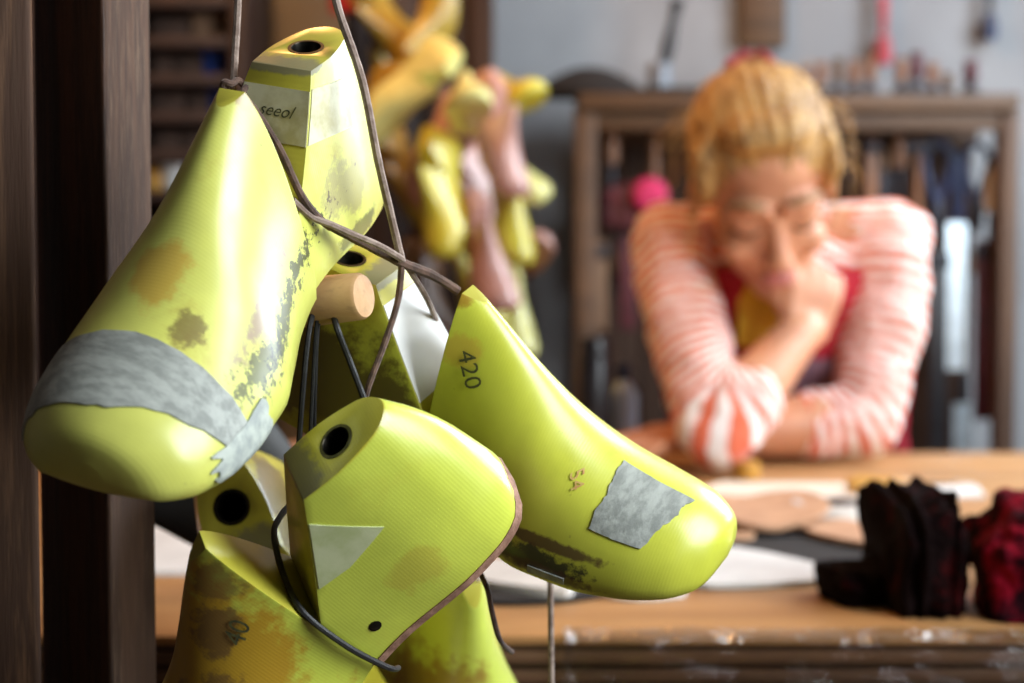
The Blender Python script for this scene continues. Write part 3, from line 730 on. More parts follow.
cloth_lump('velvet_cloth', 'folded crimson velvet cloth at the right end of the bench', Vector((T(1010, 622).x+.036, bt.y+.040, TZ+.0005)), (.047, .055, .043), M['velvet_red'], 8, 7, 'z', -.1)
cloth_lump('velvet_flap', 'flat black flap of velvet spreading left from the ribbed bundle', Vector((T(868, 600).x-.002, T(868, 606).y+.022, TZ+.0005)), (.028, .032, .015), M['velvet_dark'], 5, 5, 'x', .2)

# black can and pale bottle near the woman's elbow
t = thing('black_can', 'black cylindrical can on the bench left of the woman', 'can', P(596, 300, 2.03))
t.location.z = TZ+.0005
bm = bmesh.new(); lathe(bm, [(0, 0), (.0185, 0), (.0192, .002), (.0192, .118), (.0165, .124), (0, .124)], 28); obj('body', bm, M['black'], t)
bm = bmesh.new(); lathe(bm, [(0, .1245), (.0175, .1245), (.0175, .145), (.016, .147), (0, .147)], 28); obj('cap', bm, M['black'], t)
t = thing('bottle', 'pale blue bottle with dark cap right of the black can', 'bottle', P(624, 300, 2.055)); t.location.z = TZ+.0005
bm = bmesh.new(); lathe(bm, [(0, 0), (.017, 0), (.018, .003), (.018, .075), (.010, .090), (.007, .094), (0, .094)], 28); obj('body', bm, M['paleblue'], t)
bm = bmesh.new(); lathe(bm, [(0, .0945), (.0085, .0945), (.0085, .112), (.007, .114), (0, .114)], 20); obj('cap', bm, M['navy'], t)
# ================================================================== the woman
H0 = P(763, 182, 1.985)
HR = Matrix.Rotation(math.radians(-7), 3, 'Y') @ Matrix.Rotation(math.radians(-1), 3, 'Z') @ Matrix.Rotation(math.radians(36), 3, 'X')
def hd(x, f, z): return H0+HR @ Vector((x, -f, z))*1.05
woman = thing('person', 'blond woman in a striped jumper and red apron leaning on the bench, chin on hand', 'person', (P(780, 300, 2.45).x, 2.47, 0))
def limb(bm, pts, rad, seg=14):
    tube(bm, pts, rad, seg)
    for p, r in zip(pts, rad): ell(bm, p, (r, r, r), None, 14, 8)
def remesh(name, bm, vox, m, parent, it=6, ang=180, fac=.5):
    o = obj(name, bm, m)
    r = o.modifiers.new('r', 'REMESH'); r.mode = 'VOXEL'; r.voxel_size = vox
    s = o.modifiers.new('s', 'SMOOTH'); s.iterations = it; s.factor = fac
    mod_apply(o)
    o.data.polygons.foreach_set('use_smooth', [True]*len(o.data.polygons))
    bpy.context.view_layer.update()
    o.parent = parent; o.matrix_parent_inverse = parent.matrix_world.inverted()
    return o
def adopt(o, parent):
    bpy.context.view_layer.update(); o.parent = parent; o.matrix_parent_inverse = parent.matrix_world.inverted(); return o
cx = P(780, 300, 2.3).x
FR = [(P(774, 236, 2.10), .070, .050), (P(775, 262, 2.115), .130, .075), (P(777, 300, 2.14), .160, .095), (P(780, 365, 2.18), .150, .100), (P(784, 430, 2.25), .135, .095), (Vector((cx+.02, 2.37, .80)), .150, .100), (Vector((cx+.02, 2.44, .68)), .160, .115)]
def frame(s):
    s = min(max(s, 0), .9999)*(len(FR)-1); i = int(s); t = s-i; t = t*t*(3-2*t)*.5+t*.5
    (c, a, b), (c2, a2, b2) = FR[i], FR[i+1]
    return c.lerp(c2, t), a+(a2-a)*t, b+(b2-b)*t
def torso(bm, inf, s0=0., s1=1.):
    rings = []
    for i in range(25):
        c, a, b = frame(s0+(s1-s0)*i/24)
        rings.append([bm.verts.new(c+Vector(((a+inf)*math.cos(2*PI*k/28), -(b+inf)*math.sin(2*PI*k/28), 0))) for k in range(28)])
    for a, b in zip(rings, rings[1:]):
        for k in range(28): bm.faces.new((a[k], a[(k+1) % 28], b[(k+1) % 28], b[k]))
    bm.faces.new(rings[0]); bm.faces.new(rings[-1])
RS, RE, RW = P(671, 244, 2.09), P(716, 452, 1.885), P(803, 330, 1.97)
LS, LE, LW = P(888, 240, 2.09), P(862, 447, 2.01), P(700, 452, 1.975)
RE.z = TZ+.048; LE.z = TZ+.050; LW.z = TZ+.036
def hand(bm, w, d, n, t, curls, lens=(.070, .078, .073, .058), thumb=(.5, .35), td=.8):
    d, n, t = Vector(d).normalized(), Vector(n).normalized(), Vector(t).normalized()
    n = (n-d*n.dot(d)).normalized(); t = (t-d*t.dot(d)-n*t.dot(n)).normalized()
    for i in range(4):
        off = (.030-.0205*i)
        k = w+d*(.082-.004*abs(i-1)-.003*i)+t*off
        tube(bm, [w+t*off*.55-d*.01, w+d*.045+t*off*.85-n*.002, k], [.013, .014, .0105], 10); ell(bm, k, (.0108,)*3, None, 10, 8)
        p = k; a = 0
        for j, fr in enumerate((.46, .30, .24)):
            a += curls[i][j]; q = p+(d*math.cos(a)+n*math.sin(a))*lens[i]*fr
            r0 = .0095-.0009*j-.0006*(i == 3)
            tube(bm, [p, q], [r0, r0-.0008], 10); ell(bm, q, (r0-.0006,)*3, None, 10, 8); p = q
    p0 = w+d*.012+t*.018; p1 = w+d*.048+t*.046+n*.012; p2 = p1+(d*td+t*thumb[0]+n*thumb[1]).normalized()*.034; p3 = p2+(d*(td+.1)+t*(thumb[0]-.5)+n*(thumb[1]+.1)).normalized()*.027
    tube(bm, [p0, p1, p2, p3], [.014, .0135, .0105, .0085], 10)
    for p, r in ((p1, .0135), (p2, .0105), (p3, .0085)): ell(bm, p, (r,)*3, None, 10, 8)
bm = bmesh.new()
# head
ell(bm, hd(0, -.012, .036), (.074, .092, .080), HR, 28, 18); ell(bm, hd(0, .030, -.030), (.059, .062, .080), HR, 24, 16)
ell(bm, hd(0, .058, -.094), (.027, .027, .022), HR); ell(bm, hd(0, .020, -.082), (.047, .050, .028), HR)
for s in (-1, 1):
    ell(bm, hd(s*.036, .060, -.036), (.024, .024, .022), HR); ell(bm, hd(s*.031, .074, .000), (.0165, .0125, .0105), HR)
    tube(bm, [hd(s*.006, .088, .020), hd(s*.028, .084, .025), hd(s*.050, .064, .014)], [.009, .0095, .008], 10)
    ell(bm, hd(s*.074, -.010, -.012), (.008, .018, .031), HR @ Matrix.Rotation(s*.25, 3, 'Z'))
    ell(bm, hd(s*.010, .098, -.040), (.0085, .010, .0075), HR)
tube(bm, [hd(0, .083, .010), hd(0, .092, -.012), hd(0, .102, -.032)], [.0075, .009, .011], 12); ell(bm, hd(0, .103, -.034), (.0115, .011, .010), HR)
ell(bm, hd(0, .083, -.064), (.024, .014, .012), HR)
limb(bm, [hd(0, -.022, -.03), hd(0, -.05, -.10), P(776, 246, 2.11)], [.055, .052, .060])
torso(bm, -.004)
limb(bm, [P(740, 250, 2.11), RS], [.055, .048]); limb(bm, [P(815, 250, 2.11), LS], [.055, .048])
limb(bm, [RS, RS.lerp(RE, .5), RE, RE.lerp(RW, .3), RW], [.045, .042, .036, .038, .025])
limb(bm, [LS, LS.lerp(LE, .5), LE, LE.lerp(LW, .3), LW], [.045, .042, .036, .038, .025])
hand(bm, RW, (P(812, 284, 1.98)-RW), (-.35, .9, -.1), (-1, -.3, .1), [(1.45, 1.3, .8), (1.45, 1.35, .8), (1.5, 1.35, .8), (1.5, 1.35, .8)], thumb=(.1, 1.0), td=.1)
hand(bm, LW, (P(640, 452, 1.915)-LW)*Vector((1, 1, .15)), (0, 0, -1), (0, 1, 0), [(.0, .2, .2), (.0, .22, .2), (.02, .22, .2), (.05, .25, .2)], thumb=(.6, .2))
hx = cx+.02
for s in (-1, 1):
    limb(bm, [Vector((hx+s*.08, 2.44, .68)), Vector((hx+s*.09, 2.43, .45)), Vector((hx+s*.09, 2.50, .09))], [.085, .058, .038])
body = remesh('body', bm, .0042, M['skin'], woman, 5)
# face details
for s in (-1, 1):
    bm = bmesh.new(); tube(bm, spline([hd(s*.012, .088, .027), hd(s*.030, .088, .033), hd(s*.050, .070, .024)], 6), [.0022]*13, 8, True, 2.0); adopt(obj('eyebrow', bm, M['brow']), woman)
    bm = bmesh.new(); tube(bm, spline([hd(s*.017, .0845, -.004), hd(s*.031, .0875, -.008), hd(s*.046, .0765, -.005)], 6), [.0016]*13, 8); adopt(obj('eyelashes', bm, M['lash']), woman)
bm = bmesh.new(); ell(bm, hd(0, .094, -.061), (.021, .0065, .0042), HR); ell(bm, hd(0, .092, -.069), (.018, .0075, .0052), HR); adopt(obj('lips', bm, M['lips']), woman)
# hair pulled back to the crown
bm = bmesh.new()
ell(bm, hd(0, -.022, .048), (.0835, .097, .081), HR, 28, 18); ell(bm, hd(0, -.075, -.02), (.066, .045, .066), HR)
for s in (-1, 1):
    ell(bm, hd(s*.062, .018, .040), (.017, .034, .045), HR @ Matrix.Rotation(s*.3, 3, 'Z')); ell(bm, hd(s*.064, -.022, .002), (.014, .034, .038), HR)
ell(bm, hd(0, .040, .092), (.052, .036, .022), HR)
hair = remesh('hair', bm, .004, M['hair'], woman, 3)
me = hair.data; inv = hair.matrix_world.inverted()
for v in me.vertices:
    p = HR.transposed() @ (v.co-H0); a = math.atan2(p.x, p.z+.02)
    n_ = mnoise.noise(Vector((a*16, p.y*5, 0)))*.0042+mnoise.noise(Vector((a*42, p.y*8, 3)))*.0026
    v.co += v.normal*n_
for k in range(46):                      # loose strands
    a = rnd.uniform(-1.9, 1.9); y0 = rnd.uniform(-.06, .05); r0 = .082
    bm = bmesh.new() if k == 0 else bm
    p0 = hd(math.sin(a)*r0, y0, .045+math.cos(a)*.076); dr = HR @ Vector((math.sin(a), rnd.uniform(-.6, .6), math.cos(a)-.5))
    p1 = p0+dr*rnd.uniform(.008, .02); p2 = p1+dr*.010+Vector((rnd.uniform(-.01, .01), 0, rnd.uniform(-.03, -.005)))
    tube(bm, spline([p0, p1, p2], 4), .0007, 5)
for s in (-1, 1):
    for k in range(7):
        p0 = hd(s*rnd.uniform(.066, .074), rnd.uniform(-.03, .02), rnd.uniform(-.01, .03)); tube(bm, spline([p0, p0+Vector((s*rnd.uniform(.004, .014), -.004, rnd.uniform(-.03, -.015))), p0+Vector((s*rnd.uniform(.0, .016), rnd.uniform(-.01, .01), rnd.uniform(-.075, -.04)))], 4), rnd.uniform(.0006, .0013), 5)
st = adopt(obj('loose_hair', bm, M['hair']), woman); st['kind'] = 'stuff'
bm = bmesh.new(); ell(bm, hd(.0, -.085, .090), (.032, .030, .022), HR); b2 = adopt(obj('hair_bun', bm, M['hair']), woman)
bm = bmesh.new(); pts = [hd(.022*math.cos(2*PI*i/40), -.070+.018*math.sin(2*PI*i/40), .108+.003*math.sin(12*PI*i/40)) for i in range(41)]; tube(bm, pts, .0065, 8); adopt(obj('hair_tie', bm, M['hairtie']), woman)
# jumper
bm = bmesh.new(); torso(bm, .010, .06, .86)
RC, LC = RE.lerp(RW, .46), LE.lerp(LW, .40)
for a, b in ((P(735, 250, 2.112), RS), (P(818, 250, 2.112), LS)): limb(bm, [a, b], [.056, .052])
limb(bm, [RS, RS.lerp(RE, .45)+Vector((-.006, .0, 0)), RE], [.053, .046, .042]); limb(bm, [LS, LS.lerp(LE, .45)+Vector((.012, 0, 0)), LE], [.053, .050, .044])
tube(bm, [RE, RE.lerp(RC, .5), RC], [.043, .046, .038], 16); tube(bm, [LE, LE.lerp(LC, .5), LC], [.044, .042, .037], 16)
RM, LM = RS.lerp(RE, .45)+Vector((-.006, 0, 0)), LS.lerp(LE, .45)+Vector((.012, 0, 0))
jump = remesh('jumper', bm, .0055, M['sweater'], woman, 5)
bones = []
for chain in ([P(775, 262, 2.115), RS, RM, RE, RC], [P(775, 262, 2.115), LS, LM, LE, LC]):
    o_ = 0
    for i in range(len(chain)-1):
        bones.append((chain[i], chain[i+1], o_, i)); o_ += (chain[i+1]-chain[i]).length
me = jump.data; nv = len(me.vertices); co = np.empty(nv*3, dtype=np.float32); me.vertices.foreach_get('co', co); co = co.reshape(-1, 3)
best = np.full(nv, 1e9); al = np.zeros(nv); sw = np.zeros(nv)
for a, b, o_, i in bones:
    if i == 0: continue
    a_, d_ = np.array(a), np.array(b-a); L2 = d_ @ d_
    t_ = ((co-a_) @ d_)/L2; tc = np.clip(t_, 0, 1); ds = np.linalg.norm(co-(a_+tc[:, None]*d_), axis=1)
    wt = 1/(ds+.004)**5; al += wt*(o_+np.clip(t_, -.9, 1.5)*math.sqrt(L2)); sw += wt; best = np.minimum(best, ds)
al /= sw
at = me.attributes.new('along', 'FLOAT', 'POINT'); at.data.foreach_set('value', al.astype(np.float32))
for v in me.vertices:
    v.co += v.normal*(mnoise.noise(v.co*26)*.007+mnoise.noise(v.co*60)*.003)
# apron with straps, pocket, scarf
def tors(s, ph, inf):
    c, a, b = frame(s); return c+Vector(((a+inf)*math.sin(ph), -(b+inf)*math.cos(ph), 0))
def shell(name, s0, s1, w0, w1, inf, m, th=.004, n=22, off=0):
    def fn(a, b, o): 
        s = s0+(s1-s0)*a; ph = off+(w0+(w1-w0)*a)*(2*b-1); p = tors(s, ph, inf+(th if o > 0 else 0))
        return p+Vector((0, -.004*mnoise.noise(p*18), 0))
    return adopt(grid(name, fn, n, n, m, None), woman)
shell('apron_bib', .20, .62, .95, 1.25, .020, M['apron']); shell('apron_skirt', .62, 1., 1.25, 1.5, .022, M['apron'])
shell('apron_pocket', .46, .62, .55, .6, .027, M['apron_pocket'], .004, 12, .1)
for s in (-1, 1):
    pts = [tors(.22, s*.75, .026), tors(.13, s*.8, .028), P(775+s*46, 222, 2.10), P(775+s*30, 212, 2.17)]
    bm = bmesh.new(); tube(bm, spline(pts, 6), .015, 10, True, .25, (0, -1, 0)); adopt(obj('apron_strap', bm, M['apron']), woman)
bm = bmesh.new(); n_ = 0
tube(bm, spline([P(800, 232, 2.13), P(818, 240, 2.08), P(800, 262, 2.045), P(770, 275, 2.03), P(742, 258, 2.045), P(728, 236, 2.09), P(745, 226, 2.14)], 6), .019, 12, True, .7)
for e in ((752, 345), (772, 330)):
    tube(bm, spline([P(757, 262, 2.03), P((757+e[0])/2, 300, 2.025), P(e[0], e[1], 2.035)], 6), [.014]*6+[.020]*7, 10, True, .45, (0, -1, 0))
adopt(obj('scarf', bm, M['scarf'], None), woman)
# trousers and shoes
bm = bmesh.new()
for s in (-1, 1): limb(bm, [Vector((hx+s*.07, 2.43, .74)), Vector((hx+s*.09, 2.43, .45)), Vector((hx+s*.09, 2.49, .13))], [.098, .072, .055])
ell(bm, Vector((hx, 2.43, .76)), (.165, .118, .10))
remesh('trousers', bm, .008, M['jeans'], woman, 4)
for s in (-1, 1):
    bm = bmesh.new(); ell(bm, Vector((hx+s*.09, 2.44, .04)), (.045, .125, .0375)); ell(bm, Vector((hx+s*.09, 2.50, .07)), (.045, .055, .065))
    bmesh.ops.bisect_plane(bm, geom=bm.verts[:]+bm.edges[:]+bm.faces[:], plane_co=(0, 0, .004), plane_no=(0, 0, -1), clear_outer=True)
    bmesh.ops.holes_fill(bm, edges=bm.edges[:], sides=0); bmesh.ops.translate(bm, vec=(0, 0, -.003), verts=bm.verts)
    adopt(obj('shoe', bm, M['shoe']), woman)

# ================================================================== tool rack behind her
RD = 2.80
def RX(px, d=RD): return P(px, 250, d).x
def RZ(py, d=RD): return P(500, py, d).z
rack = thing('tool_rack', 'wooden tool rack with a top shelf against the back wall', 'rack', (RX(795), 2.92, 0))
def rp(name, x0, x1, y0, y1, z0, z1, m, bev=.003):
    l = rack.location; return obj(name, BX(((x0+x1)/2-l.x, (y0+y1)/2-l.y, (z0+z1)/2), (x1-x0, y1-y0, z1-z0), None, bev), m, rack)
zt = RZ(93)
rp('shelf', RX(578), RX(1018), 2.80, 3.04, zt-.028, zt, M['rack_h'])
rp('apron_rail', RX(590), RX(1006), 2.815, 2.835, zt-.060, zt-.029, M['rack_h'])
rp('upright', RX(575), RX(597), 2.81, 2.86, 0, zt-.029, M['rack_h']); rp('upright', RX(1002), RX(1020), 2.81, 2.86, 0, zt-.029, M['rack'])
for k in range(8):
    x0 = RX(597)+(RX(1002)-RX(597))*k/8; x1 = RX(597)+(RX(1002)-RX(597))*(k+1)/8
    rp('back_board', x0+.001, x1-.001, 2.985, 3.0, .35, zt-.029, M['rack_back'], .001)
for py in (128, 262): rp('peg_rail', RX(597), RX(1002), 2.95, 2.984, RZ(py)-.02, RZ(py)+.02, M['rack'])
rp('lower_shelf', RX(597), RX(1002), 2.84, 2.98, .50, .53, M['rack'])
HD = 2.88                                # depth of the hanging tools
def hang(px, y0, y1):
    a, b = P(px, y0, HD), P(px, y1, HD); a.y = b.y = HD; return a, b
def tool(kind, name, label, px, y0, y1, w=.012, m1=None, m2=None, tilt=0):
    a, b = hang(px, y0, y1); L = a.z-b.z
    t = thing(name, label, 'tool', (a.x, HD, b.z), (0, tilt, 0))
    m1 = m1 or M['handle']; m2 = m2 or M['iron']
    if kind == 'blade':
        bm = lathe(bmesh.new(), [(0, L*.68), (w*.7, L*.69), (w*.8, L*.85), (w*.65, L*.98), (0, L)], 14); obj('handle', bm, m1, t)
        bm = prism(bmesh.new(), [(-w, -.001), (w, -.001), (w, .001), (-w, .001)], .012, L*.68); 
        bm.verts.ensure_lookup_table()
        obj('blade', bm, m2, t)
    elif kind == 'hammer':
        bm = lathe(bmesh.new(), [(0, 0), (w*.7, .004), (w*.75, L*.3), (w*.5, L*.8), (w*.5, L), (0, L)], 14); obj('handle', bm, m1, t)
        bm = bmesh.new(); box(bm, (0, 0, L-.016), (w*5.5, w*1.6, w*1.7), None, .003); obj('head', bm, m2, t)
    elif kind == 'pliers':
        for s in (-1, 1):
            bm = bmesh.new(); tube(bm, spline([(s*w*.3, 0, L), (s*w*1.8, 0, L*.8), (s*w*.3, 0, L*.4), (-s*w*.6, 0, L*.28)], 6), w*.55, 10); obj('handle', bm, m1, t)
        bm = bmesh.new(); ell(bm, (0, 0, L*.24), (w*1.1, w*.6, L*.24)); obj('jaw', bm, m2, t)
    elif kind == 'strap':
        bm = bmesh.new(); box(bm, (0, 0, L/2), (w*2, .004, L), None, .0015); obj('strap', bm, m1, t)
        bm = bmesh.new(); box(bm, (0, -.004, L-.02), (w*2.4, .004, .02), None, .001); obj('buckle', bm, m2, t)
    elif kind == 'file':
        bm = lathe(bmesh.new(), [(0, L*.62), (w, L*.64), (w*1.1, L*.8), (w*.8, L*.97), (0, L)], 14); obj('handle', bm, m1, t)
        bm = lathe(bmesh.new(), [(0, 0), (w*.3, .004), (w*.45, L*.5), (w*.4, L*.62), (0, L*.62)], 8); obj('shank', bm, m2, t)
    return t
tool('blade', 'long_blade', 'long wide pale steel blade hanging right of the woman', 958, 150, 377, .0165, M['navy'], M['steel'])
tool('blade', 'short_blade', 'lower pale steel blade beneath the long one', 963, 372, 470, .015, M['iron'], M['steel'])
tool('strap', 'leather_strap', 'purple-brown leather strap hanging right of the long blade', 985, 240, 420, .016, M['maroon'])
tool('pliers', 'pliers', 'dark blue handled pliers at the upper right of the rack', 977, 142, 235, .012, M['navy'])
tool('file', 'file', 'pale handled file beside the right upright of the rack', 992, 160, 300, .012, M['card'])
tool('pliers', 'pincers', 'dark blue pincers left of the long blade', 938, 140, 240, .013, M['navy'])
tool('hammer', 'hammer', 'brown handled hammer right above the woman\'s shoulder', 918, 138, 250, .011)
tool('file', 'file', 'dark file with a brown handle behind the woman\'s right-hand shoulder', 900, 132, 230, .010, M['handle'])
tool('strap', 'leather_strap', 'brown leather strap hanging next to the woman\'s ear', 872, 135, 240, .010, M['handle'])
tool('file', 'file', 'thin file just right of the woman\'s hair', 848, 128, 210, .009, M['rack_h'])
tool('blade', 'knife', 'short knife with tan handle over the woman\'s shoulder', 886, 150, 215, .007, M['tanbox'], M['iron'])
tool('hammer', 'hammer', 'dark hammer hanging left of the woman\'s hair', 655, 118, 190, .010)
tool('file', 'file', 'brown handled file near the left upright of the rack', 612, 120, 240, .011)
tool('strap', 'leather_strap', 'tan strap hanging down the left upright of the rack', 600, 240, 330, .012, M['tanbox'])
tool('strap', 'leather_strap', 'dark strap behind the woman\'s left sleeve', 628, 215, 330, .014, M['maroon'])
tool('strap', 'leather_strap', 'black strap low down behind the long blade', 940, 250, 470, .014, M['black'])
tool('strap', 'leather_strap', 'brown strap low by the right upright of the rack', 1000, 300, 470, .010, M['handle'])
# pink pin cushion and maroon pouch on the left part of the rack
def disc_hook(name, label, cat, px, py, d, prof, m):
    c = P(px, py, d); bm = lathe(bmesh.new(), prof, 24, axis_rot((0, -1, 0)).to_4x4()); o = obj(name, bm, m); o.location = c; return tag(o, label, cat)
disc_hook('pin_cushion', 'round pink pin cushion hanging left of the woman\'s face', 'pin cushion', 650, 196, 2.83, [(0, -.02), (.022, -.018), (.031, 0), (.024, .016), (.006, .021), (0, .019)], M['pink'])
cloth_lump('leather_pouch', 'maroon leather pouch next to the pink pin cushion', P(622, 228, 2.87), (.036, .028, .042), M['maroon'], 4, 4, 'x')
o = bpy.data.objects['leather_pouch']; o['category'] = 'pouch'

# things on the rack's top shelf
SZ = zt+.0005
for i, (px, h, w, m) in enumerate([(806, .052, .010, 'handle'), (820, .060, .011, 'handle'), (836, .066, .011, 'rack_h'), (852, .062, .012, 'handle'), (868, .070, .011, 'handle'), (899, .066, .012, 'handle'), (914, .076, .013, 'maroon'), (930, .058, .012, 'handle'), (968, .062, .014, 'maroon'), (945, .040, .011, 'rack_h')]):
    t = thing('hand_stamp', ['short', 'turned', 'tan', 'brown', 'tall thin', 'thick', 'tallest dark', 'stubby brown', 'dark maroon', 'lowest tan'][i]+' upright tool handle on the rack shelf, number %s from the left' % ['one', 'two', 'three', 'four', 'five', 'six', 'seven', 'eight', 'ten', 'nine'][i], 'tool', (RX(px, 2.87), 2.87, SZ), (0, 0, 0), 'upright handles on the rack shelf')
    obj('handle', lathe(bmesh.new(), [(0, h*.35), (w*.6, h*.36), (w, h*.55), (w*.7, h*.8), (w*.9, h*.95), (0, h)], 16), M[m], t)
    obj('foot', lathe(bmesh.new(), [(0, 0), (w*1.1, 0), (w*1.1, h*.2), (w*.4, h*.34), (0, h*.35)], 16), M['iron'], t)
# black leather cap on the left end of the shelf
bm = bmesh.new(); bmesh.ops.create_uvsphere(bm, u_segments=28, v_segments=12, radius=1)
for v in bm.verts:
    r = math.hypot(v.co.x, v.co.y); v.co = Vector((v.co.x*.098, v.co.y*.075, max(0, v.co.z)*.046*(.4+.6*(1-r*r))+(.004 if v.co.z > -.2 else 0)+.012*max(0, v.co.x)**2*0))
bmesh.ops.remove_doubles(bm, verts=bm.verts, dist=.0002)
o = obj('flat_cap', bm, M['leather_black']); o.location = (RX(590, 2.86), 2.875, SZ); tag(o, 'flat black leather cap lying over the left end of the rack shelf', 'cap')
bm = bmesh.new(); prism(bm, [(-.04, -.03), (.09, -.03), (.13, 0), (.09, .03), (-.04, .03)], 0, .012); o = obj('leather_offcut', bm, M['leather_black']); o.location = (RX(668, 2.86), 2.85, SZ); tag(o, 'black offcut on the rack shelf right of the black cap', 'leather')
# jar with a black-handled brush
t = thing('jar', 'grey jar on the rack shelf holding a black brush', 'jar', (RX(660, 2.9), 2.93, SZ))
obj('body', lathe(bmesh.new(), [(0, 0), (.020, 0), (.021, .004), (.021, .056), (.018, .062), (.016, .062), (.018, .055), (.018, .005), (0, .005)], 24), M['grey_pot'], t)
t = thing('brush', 'black handled brush leaning in the grey jar', 'brush', (RX(659, 2.9), 2.93, SZ+.007), (0, .20, 0))
obj('handle', lathe(bmesh.new(), [(0, .045), (.010, .046), (.013, .085), (.008, .13), (.012, .165), (0, .17)], 14), M['black'], t); obj('bristles', lathe(bmesh.new(), [(0, 0), (.006, .0), (.010, .02), (.009, .045), (0, .045)], 14), M['iron'], t)
def wallhang(name, label, cat, px, y0, y1, w, m, m2=None):
    d = 3.07; a, b = P(px, y0, d), P(px, y1, d); L = a.z-b.z
    t = thing(name, label, cat, (a.x, d, b.z))
    obj('handle', lathe(bmesh.new(), [(0, L*.3), (w*.4, L*.31), (w*.55, L*.6), (w*.4, L), (0, L)], 12), m, t)
    obj('head', lathe(bmesh.new(), [(0, 0), (w*.9, .004), (w, L*.12), (w*.7, L*.28), (0, L*.3)], 16), m2 or m, t)
wallhang('red_brush', 'red brush hanging on the wall above the rack', 'brush', 884, -40, 66, .017, M['redpaint'])
wallhang('rasp', 'dark rasp hanging on the wall at the upper right', 'tool', 991, -60, 42, .015, M['iron'], M['navy'])
bm = BX((P(763, 0, 3.08).x, 3.085, 2.0), (.080, .028, 2*(2.0-P(763, 47, 3.085).z)), None, .003); bmesh.ops.translate(bm, vec=(0, 0, 0), verts=bm.verts)
tag(obj('wall_batten', bm, M['rack_h']), 'brown wooden batten on the wall above the woman\'s head', 'batten')

# ================================================================== dark cabinet and bunch of lasts at the back
CD = 2.68
cab = thing('cabinet', 'dark wooden cabinet standing behind the bunch of lasts', 'cabinet', (P(415, 200, CD).x, CD+.15, 0))
def cp(name, x0, x1, y0, y1, z0, z1, m):
    l = cab.location; return obj(name, BX(((x0+x1)/2-l.x, (y0+y1)/2-l.y, (z0+z1)/2), (x1-x0, y1-y0, z1-z0), None, .003), m, cab)
xa, xb = P(345, 200, CD).x, P(492, 200, CD).x
cp('upright', xb-.035, xb, CD, CD+.3, 0, 1.75, M['rack_back']); cp('upright', xa, xa+.035, CD, CD+.3, 0, 1.75, M['cab'])
for k in range(2): cp('door', xa+.036+k*(xb-xa-.072)/2+.001, xa+.036+(k+1)*(xb-xa-.072)/2-.001, CD+.02, CD+.04, .06, 1.74, M['cab'])
cp('top', xa-.01, xb+.01, CD-.01, CD+.31, 1.751, 1.78, M['cab']); cp('back', xa+.036, xb-.036, CD+.285, CD+.3, .0, 1.74, M['cab'])
YA = last_mat('far_last_yellow', (.62, .55, .045), (.42, .24, .02), .7, 6, 0)
YB_ = last_mat('far_last_pale', (.74, .72, .25), (.55, .38, .04), .6, 7, 0)
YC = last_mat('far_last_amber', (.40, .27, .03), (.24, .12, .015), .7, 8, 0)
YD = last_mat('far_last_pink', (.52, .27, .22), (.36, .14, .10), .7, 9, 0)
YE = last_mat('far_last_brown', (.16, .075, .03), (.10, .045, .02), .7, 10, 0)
bunch = [  # px, py of the middle, direction of the toe (x, depth, z), up, depth, material, label
 (412, 92, (-.55, -.15, -.8), (.6, -.7, -.3), 2.42, YB_, 'long slanting pale yellow last near the top of the bunch'),
 (466, 98, (.05, -.95, .25), (0, .2, 1), 2.36, YB_, 'brightest pale toe pointing forward at the top right of the bunch'),
 (507, 96, (.25, -.9, .30), (-.3, .2, .9), 2.44, YA, 'small yellow tip beside the white wall, rightmost near the top'),
 (500, 132, (.45, -.3, -.8), (.7, -.6, .2), 2.46, YD, 'upper reddish pink last right of the brightest toe'),
 (497, 160, (.85, -.25, -.40), (.3, -.6, .7), 2.38, YB_, 'yellow last lying slanted below the reddish pink one'),
 (448, 148, (-.25, -.3, -.9), (.8, -.5, 0), 2.40, YD, 'pinkish last under the brightest toe'),
 (436, 190, (-.1, -.4, -.9), (-.5, -.8, .2), 2.39, YA, 'yellow last with narrow pale tip left of the pink ones'),
 (467, 195, (-.1, -.35, -.9), (-.7, -.6, .2), 2.37, YD, 'middle pinkish brown last in the bunch'),
 (511, 205, (.1, -.7, -.65), (.2, -.65, .7), 2.34, YA, 'round bright yellow last at the right edge of the bunch'),
 (486, 248, (.25, -.6, -.7), (.1, -.7, .6), 2.38, YD, 'lower dull pink last'),
 (522, 256, (.3, -.7, .5), (.3, .4, .8), 2.42, YD, 'pale pink last lowest at the right edge'),
 (512, 300, (.15, -.75, -.6), (.2, -.6, .7), 2.33, YB_, 'bright yellow last at the very bottom of the bunch'),
 (468, 272, (.2, -.4, -.9), (-.3, -.8, .3), 2.40, YA, 'olive yellow last low in the bunch behind the bottom one'),
 (386, 70, (-.3, -.3, -.9), (-.6, -.7, .2), 2.46, YC, 'amber last at the upper left of the bunch'),
 (424, 40, (.15, -.2, .95), (-.6, -.8, 0), 2.46, YC, 'last with its pale tip upward at the top of the bunch'),
 (375, 120, (-.3, -.2, -.9), (.5, -.8, 0), 2.44, YC, 'dark amber last half hidden behind the long lace'),
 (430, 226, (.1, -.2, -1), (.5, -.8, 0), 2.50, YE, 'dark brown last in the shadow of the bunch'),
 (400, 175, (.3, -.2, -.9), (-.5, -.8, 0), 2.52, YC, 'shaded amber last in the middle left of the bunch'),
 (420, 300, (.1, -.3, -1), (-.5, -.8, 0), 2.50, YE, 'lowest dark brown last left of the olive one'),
 (378, 20, (.4, -.3, -.9), (-.5, -.8, 0), 2.50, YC, 'topmost dim last beside the lace')]
HMP, FMP = HML, FML
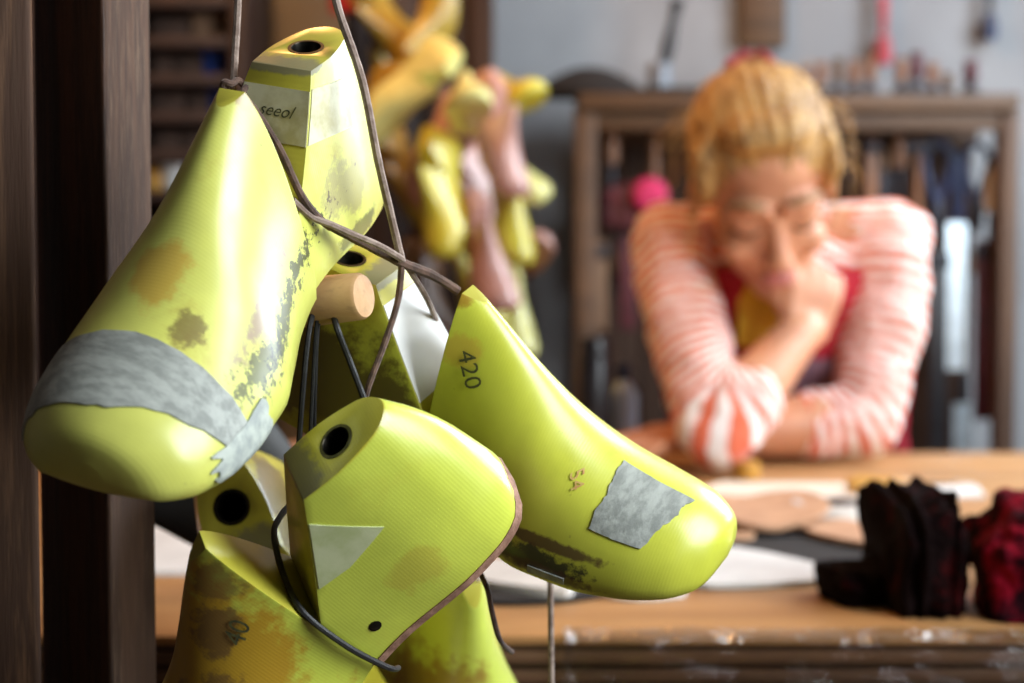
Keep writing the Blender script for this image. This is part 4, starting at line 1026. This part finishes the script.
for i_, (px, py, toe, up, d, m, lb) in enumerate(bunch):
    d += (-.09, .10, .0)[i_ % 3]+(0, -.22, 0, -.04, .06, 0, 0, 0, .04, 0, .02, .08, .06, .04, .02, .06, 0, 0, 0, -.06)[i_]
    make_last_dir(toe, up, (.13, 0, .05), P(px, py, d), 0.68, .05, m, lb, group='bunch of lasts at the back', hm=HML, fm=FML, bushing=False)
lace('hanging_rope', [P(440, -250, 2.53), P(440, -60, 2.52), P(440, 60, 2.52), P(446, 180, 2.53), P(470, 300, 2.50)], .006, M['suede_dark'], 'rope at the back that the distant bunch of lasts hangs from', cat='rope')
cloth_lump('red_cloth', 'dim red cloth hanging at the top left of the distant bunch', P(352, 14, 2.62), (.03, .02, .045), M['redpaint'], 6, 5)

# ================================================================== shelves at the left
SD = 2.55
sh = thing('shelf_unit', 'dark shelf unit full of boxes beyond the wooden post', 'shelf', (P(190, 200, SD).x, SD+.15, 0))
def sp(name, x0, x1, y0, y1, z0, z1, m):
    l = sh.location; return obj(name, BX(((x0+x1)/2-l.x, (y0+y1)/2-l.y, (z0+z1)/2), (x1-x0, y1-y0, z1-z0), None, .002), m, sh)
sa, sb = P(20, 100, SD).x, P(246, 100, SD).x
SHZ = [P(200, y, SD).z for y in (190, 150, 112, 74, 36, -4)]
for x0 in (sa, sb-.025): sp('side_panel', x0, x0+.025, SD, SD+.30, 0, SHZ[-1]+.20, M['cab'])
for z in SHZ+[.3, .6, .85]: sp('shelf', sa+.026, sb-.026, SD, SD+.30, z-.016, z, M['cab'])
sp('back_panel', sa+.026, sb-.026, SD+.301, SD+.31, 0, SHZ[-1]+.2, M['cab'])
def sbox(px0, px1, zi, h, m, label):
    x0, x1 = P(px0, 100, SD+.03).x, P(px1, 100, SD+.03).x
    t = thing('shelf_box', label, 'box', ((x0+x1)/2, SD+.13, SHZ[zi]+.0005), (0, 0, 0), 'boxes on the shelf unit')
    obj('body', BX((0, 0, h*.40), (x1-x0, .16, h*.8), None, .002), m, t); obj('lid', BX((0, 0, h*.9+.0005), (x1-x0+.003, .164, h*.2), None, .002), m, t)
for zi, row in enumerate([(), [(150, 176, .030), (178, 206, .032), (209, 226, .028)], [(148, 182, .032), (185, 206, .030)], [(150, 170, .032), (172, 199, .030)], [(150, 186, .032)], [(150, 180, .05)]]):
    for j, (a, b, h) in enumerate(row):
        sbox(a, b, zi, h, M['brownbox'], '%s dark brown box on the %s shelf of the unit by the post' % (['left', 'second', 'third'][j], ['', 'lowest filled', 'second filled', 'third filled', 'fourth filled', 'top'][zi]))
sbox(202, 226, 3, .038, M['blue'], 'upper blue box on the shelf unit beyond the post'); sbox(207, 226, 2, .038, M['blue'], 'lower blue box on the shelf unit beyond the post'); sbox(190, 222, 4, .038, M['tanbox'], 'tan card box at the top of the shelf unit')
t = thing('mug', 'white mug on the shelf just right of the post', 'mug', (P(174, 178, SD+.05).x, SD+.06, SHZ[0]+.0005))
obj('body', lathe(bmesh.new(), [(0, 0), (.015, 0), (.019, .004), (.020, .040), (.018, .040), (.017, .006), (0, .005)], 24), M['cream_pot'], t)
obj('handle', tube(bmesh.new(), spline([(.019, 0, .034), (.031, 0, .030), (.031, 0, .014), (.018, 0, .010)], 6), .003, 8), M['cream_pot'], t)
t = thing('jar', 'amber glass jar left of the white mug', 'jar', (P(152, 178, SD+.05).x, SD+.06, SHZ[0]+.0005))
obj('body', lathe(bmesh.new(), [(0, 0), (.018, 0), (.020, .004), (.020, .026), (.015, .032), (0, .032)], 24), M['amber'], t); obj('lid', lathe(bmesh.new(), [(0, .0325), (.016, .0325), (.016, .040), (0, .040)], 20), M['rack_h'], t)
bpy.context.view_layer.update()
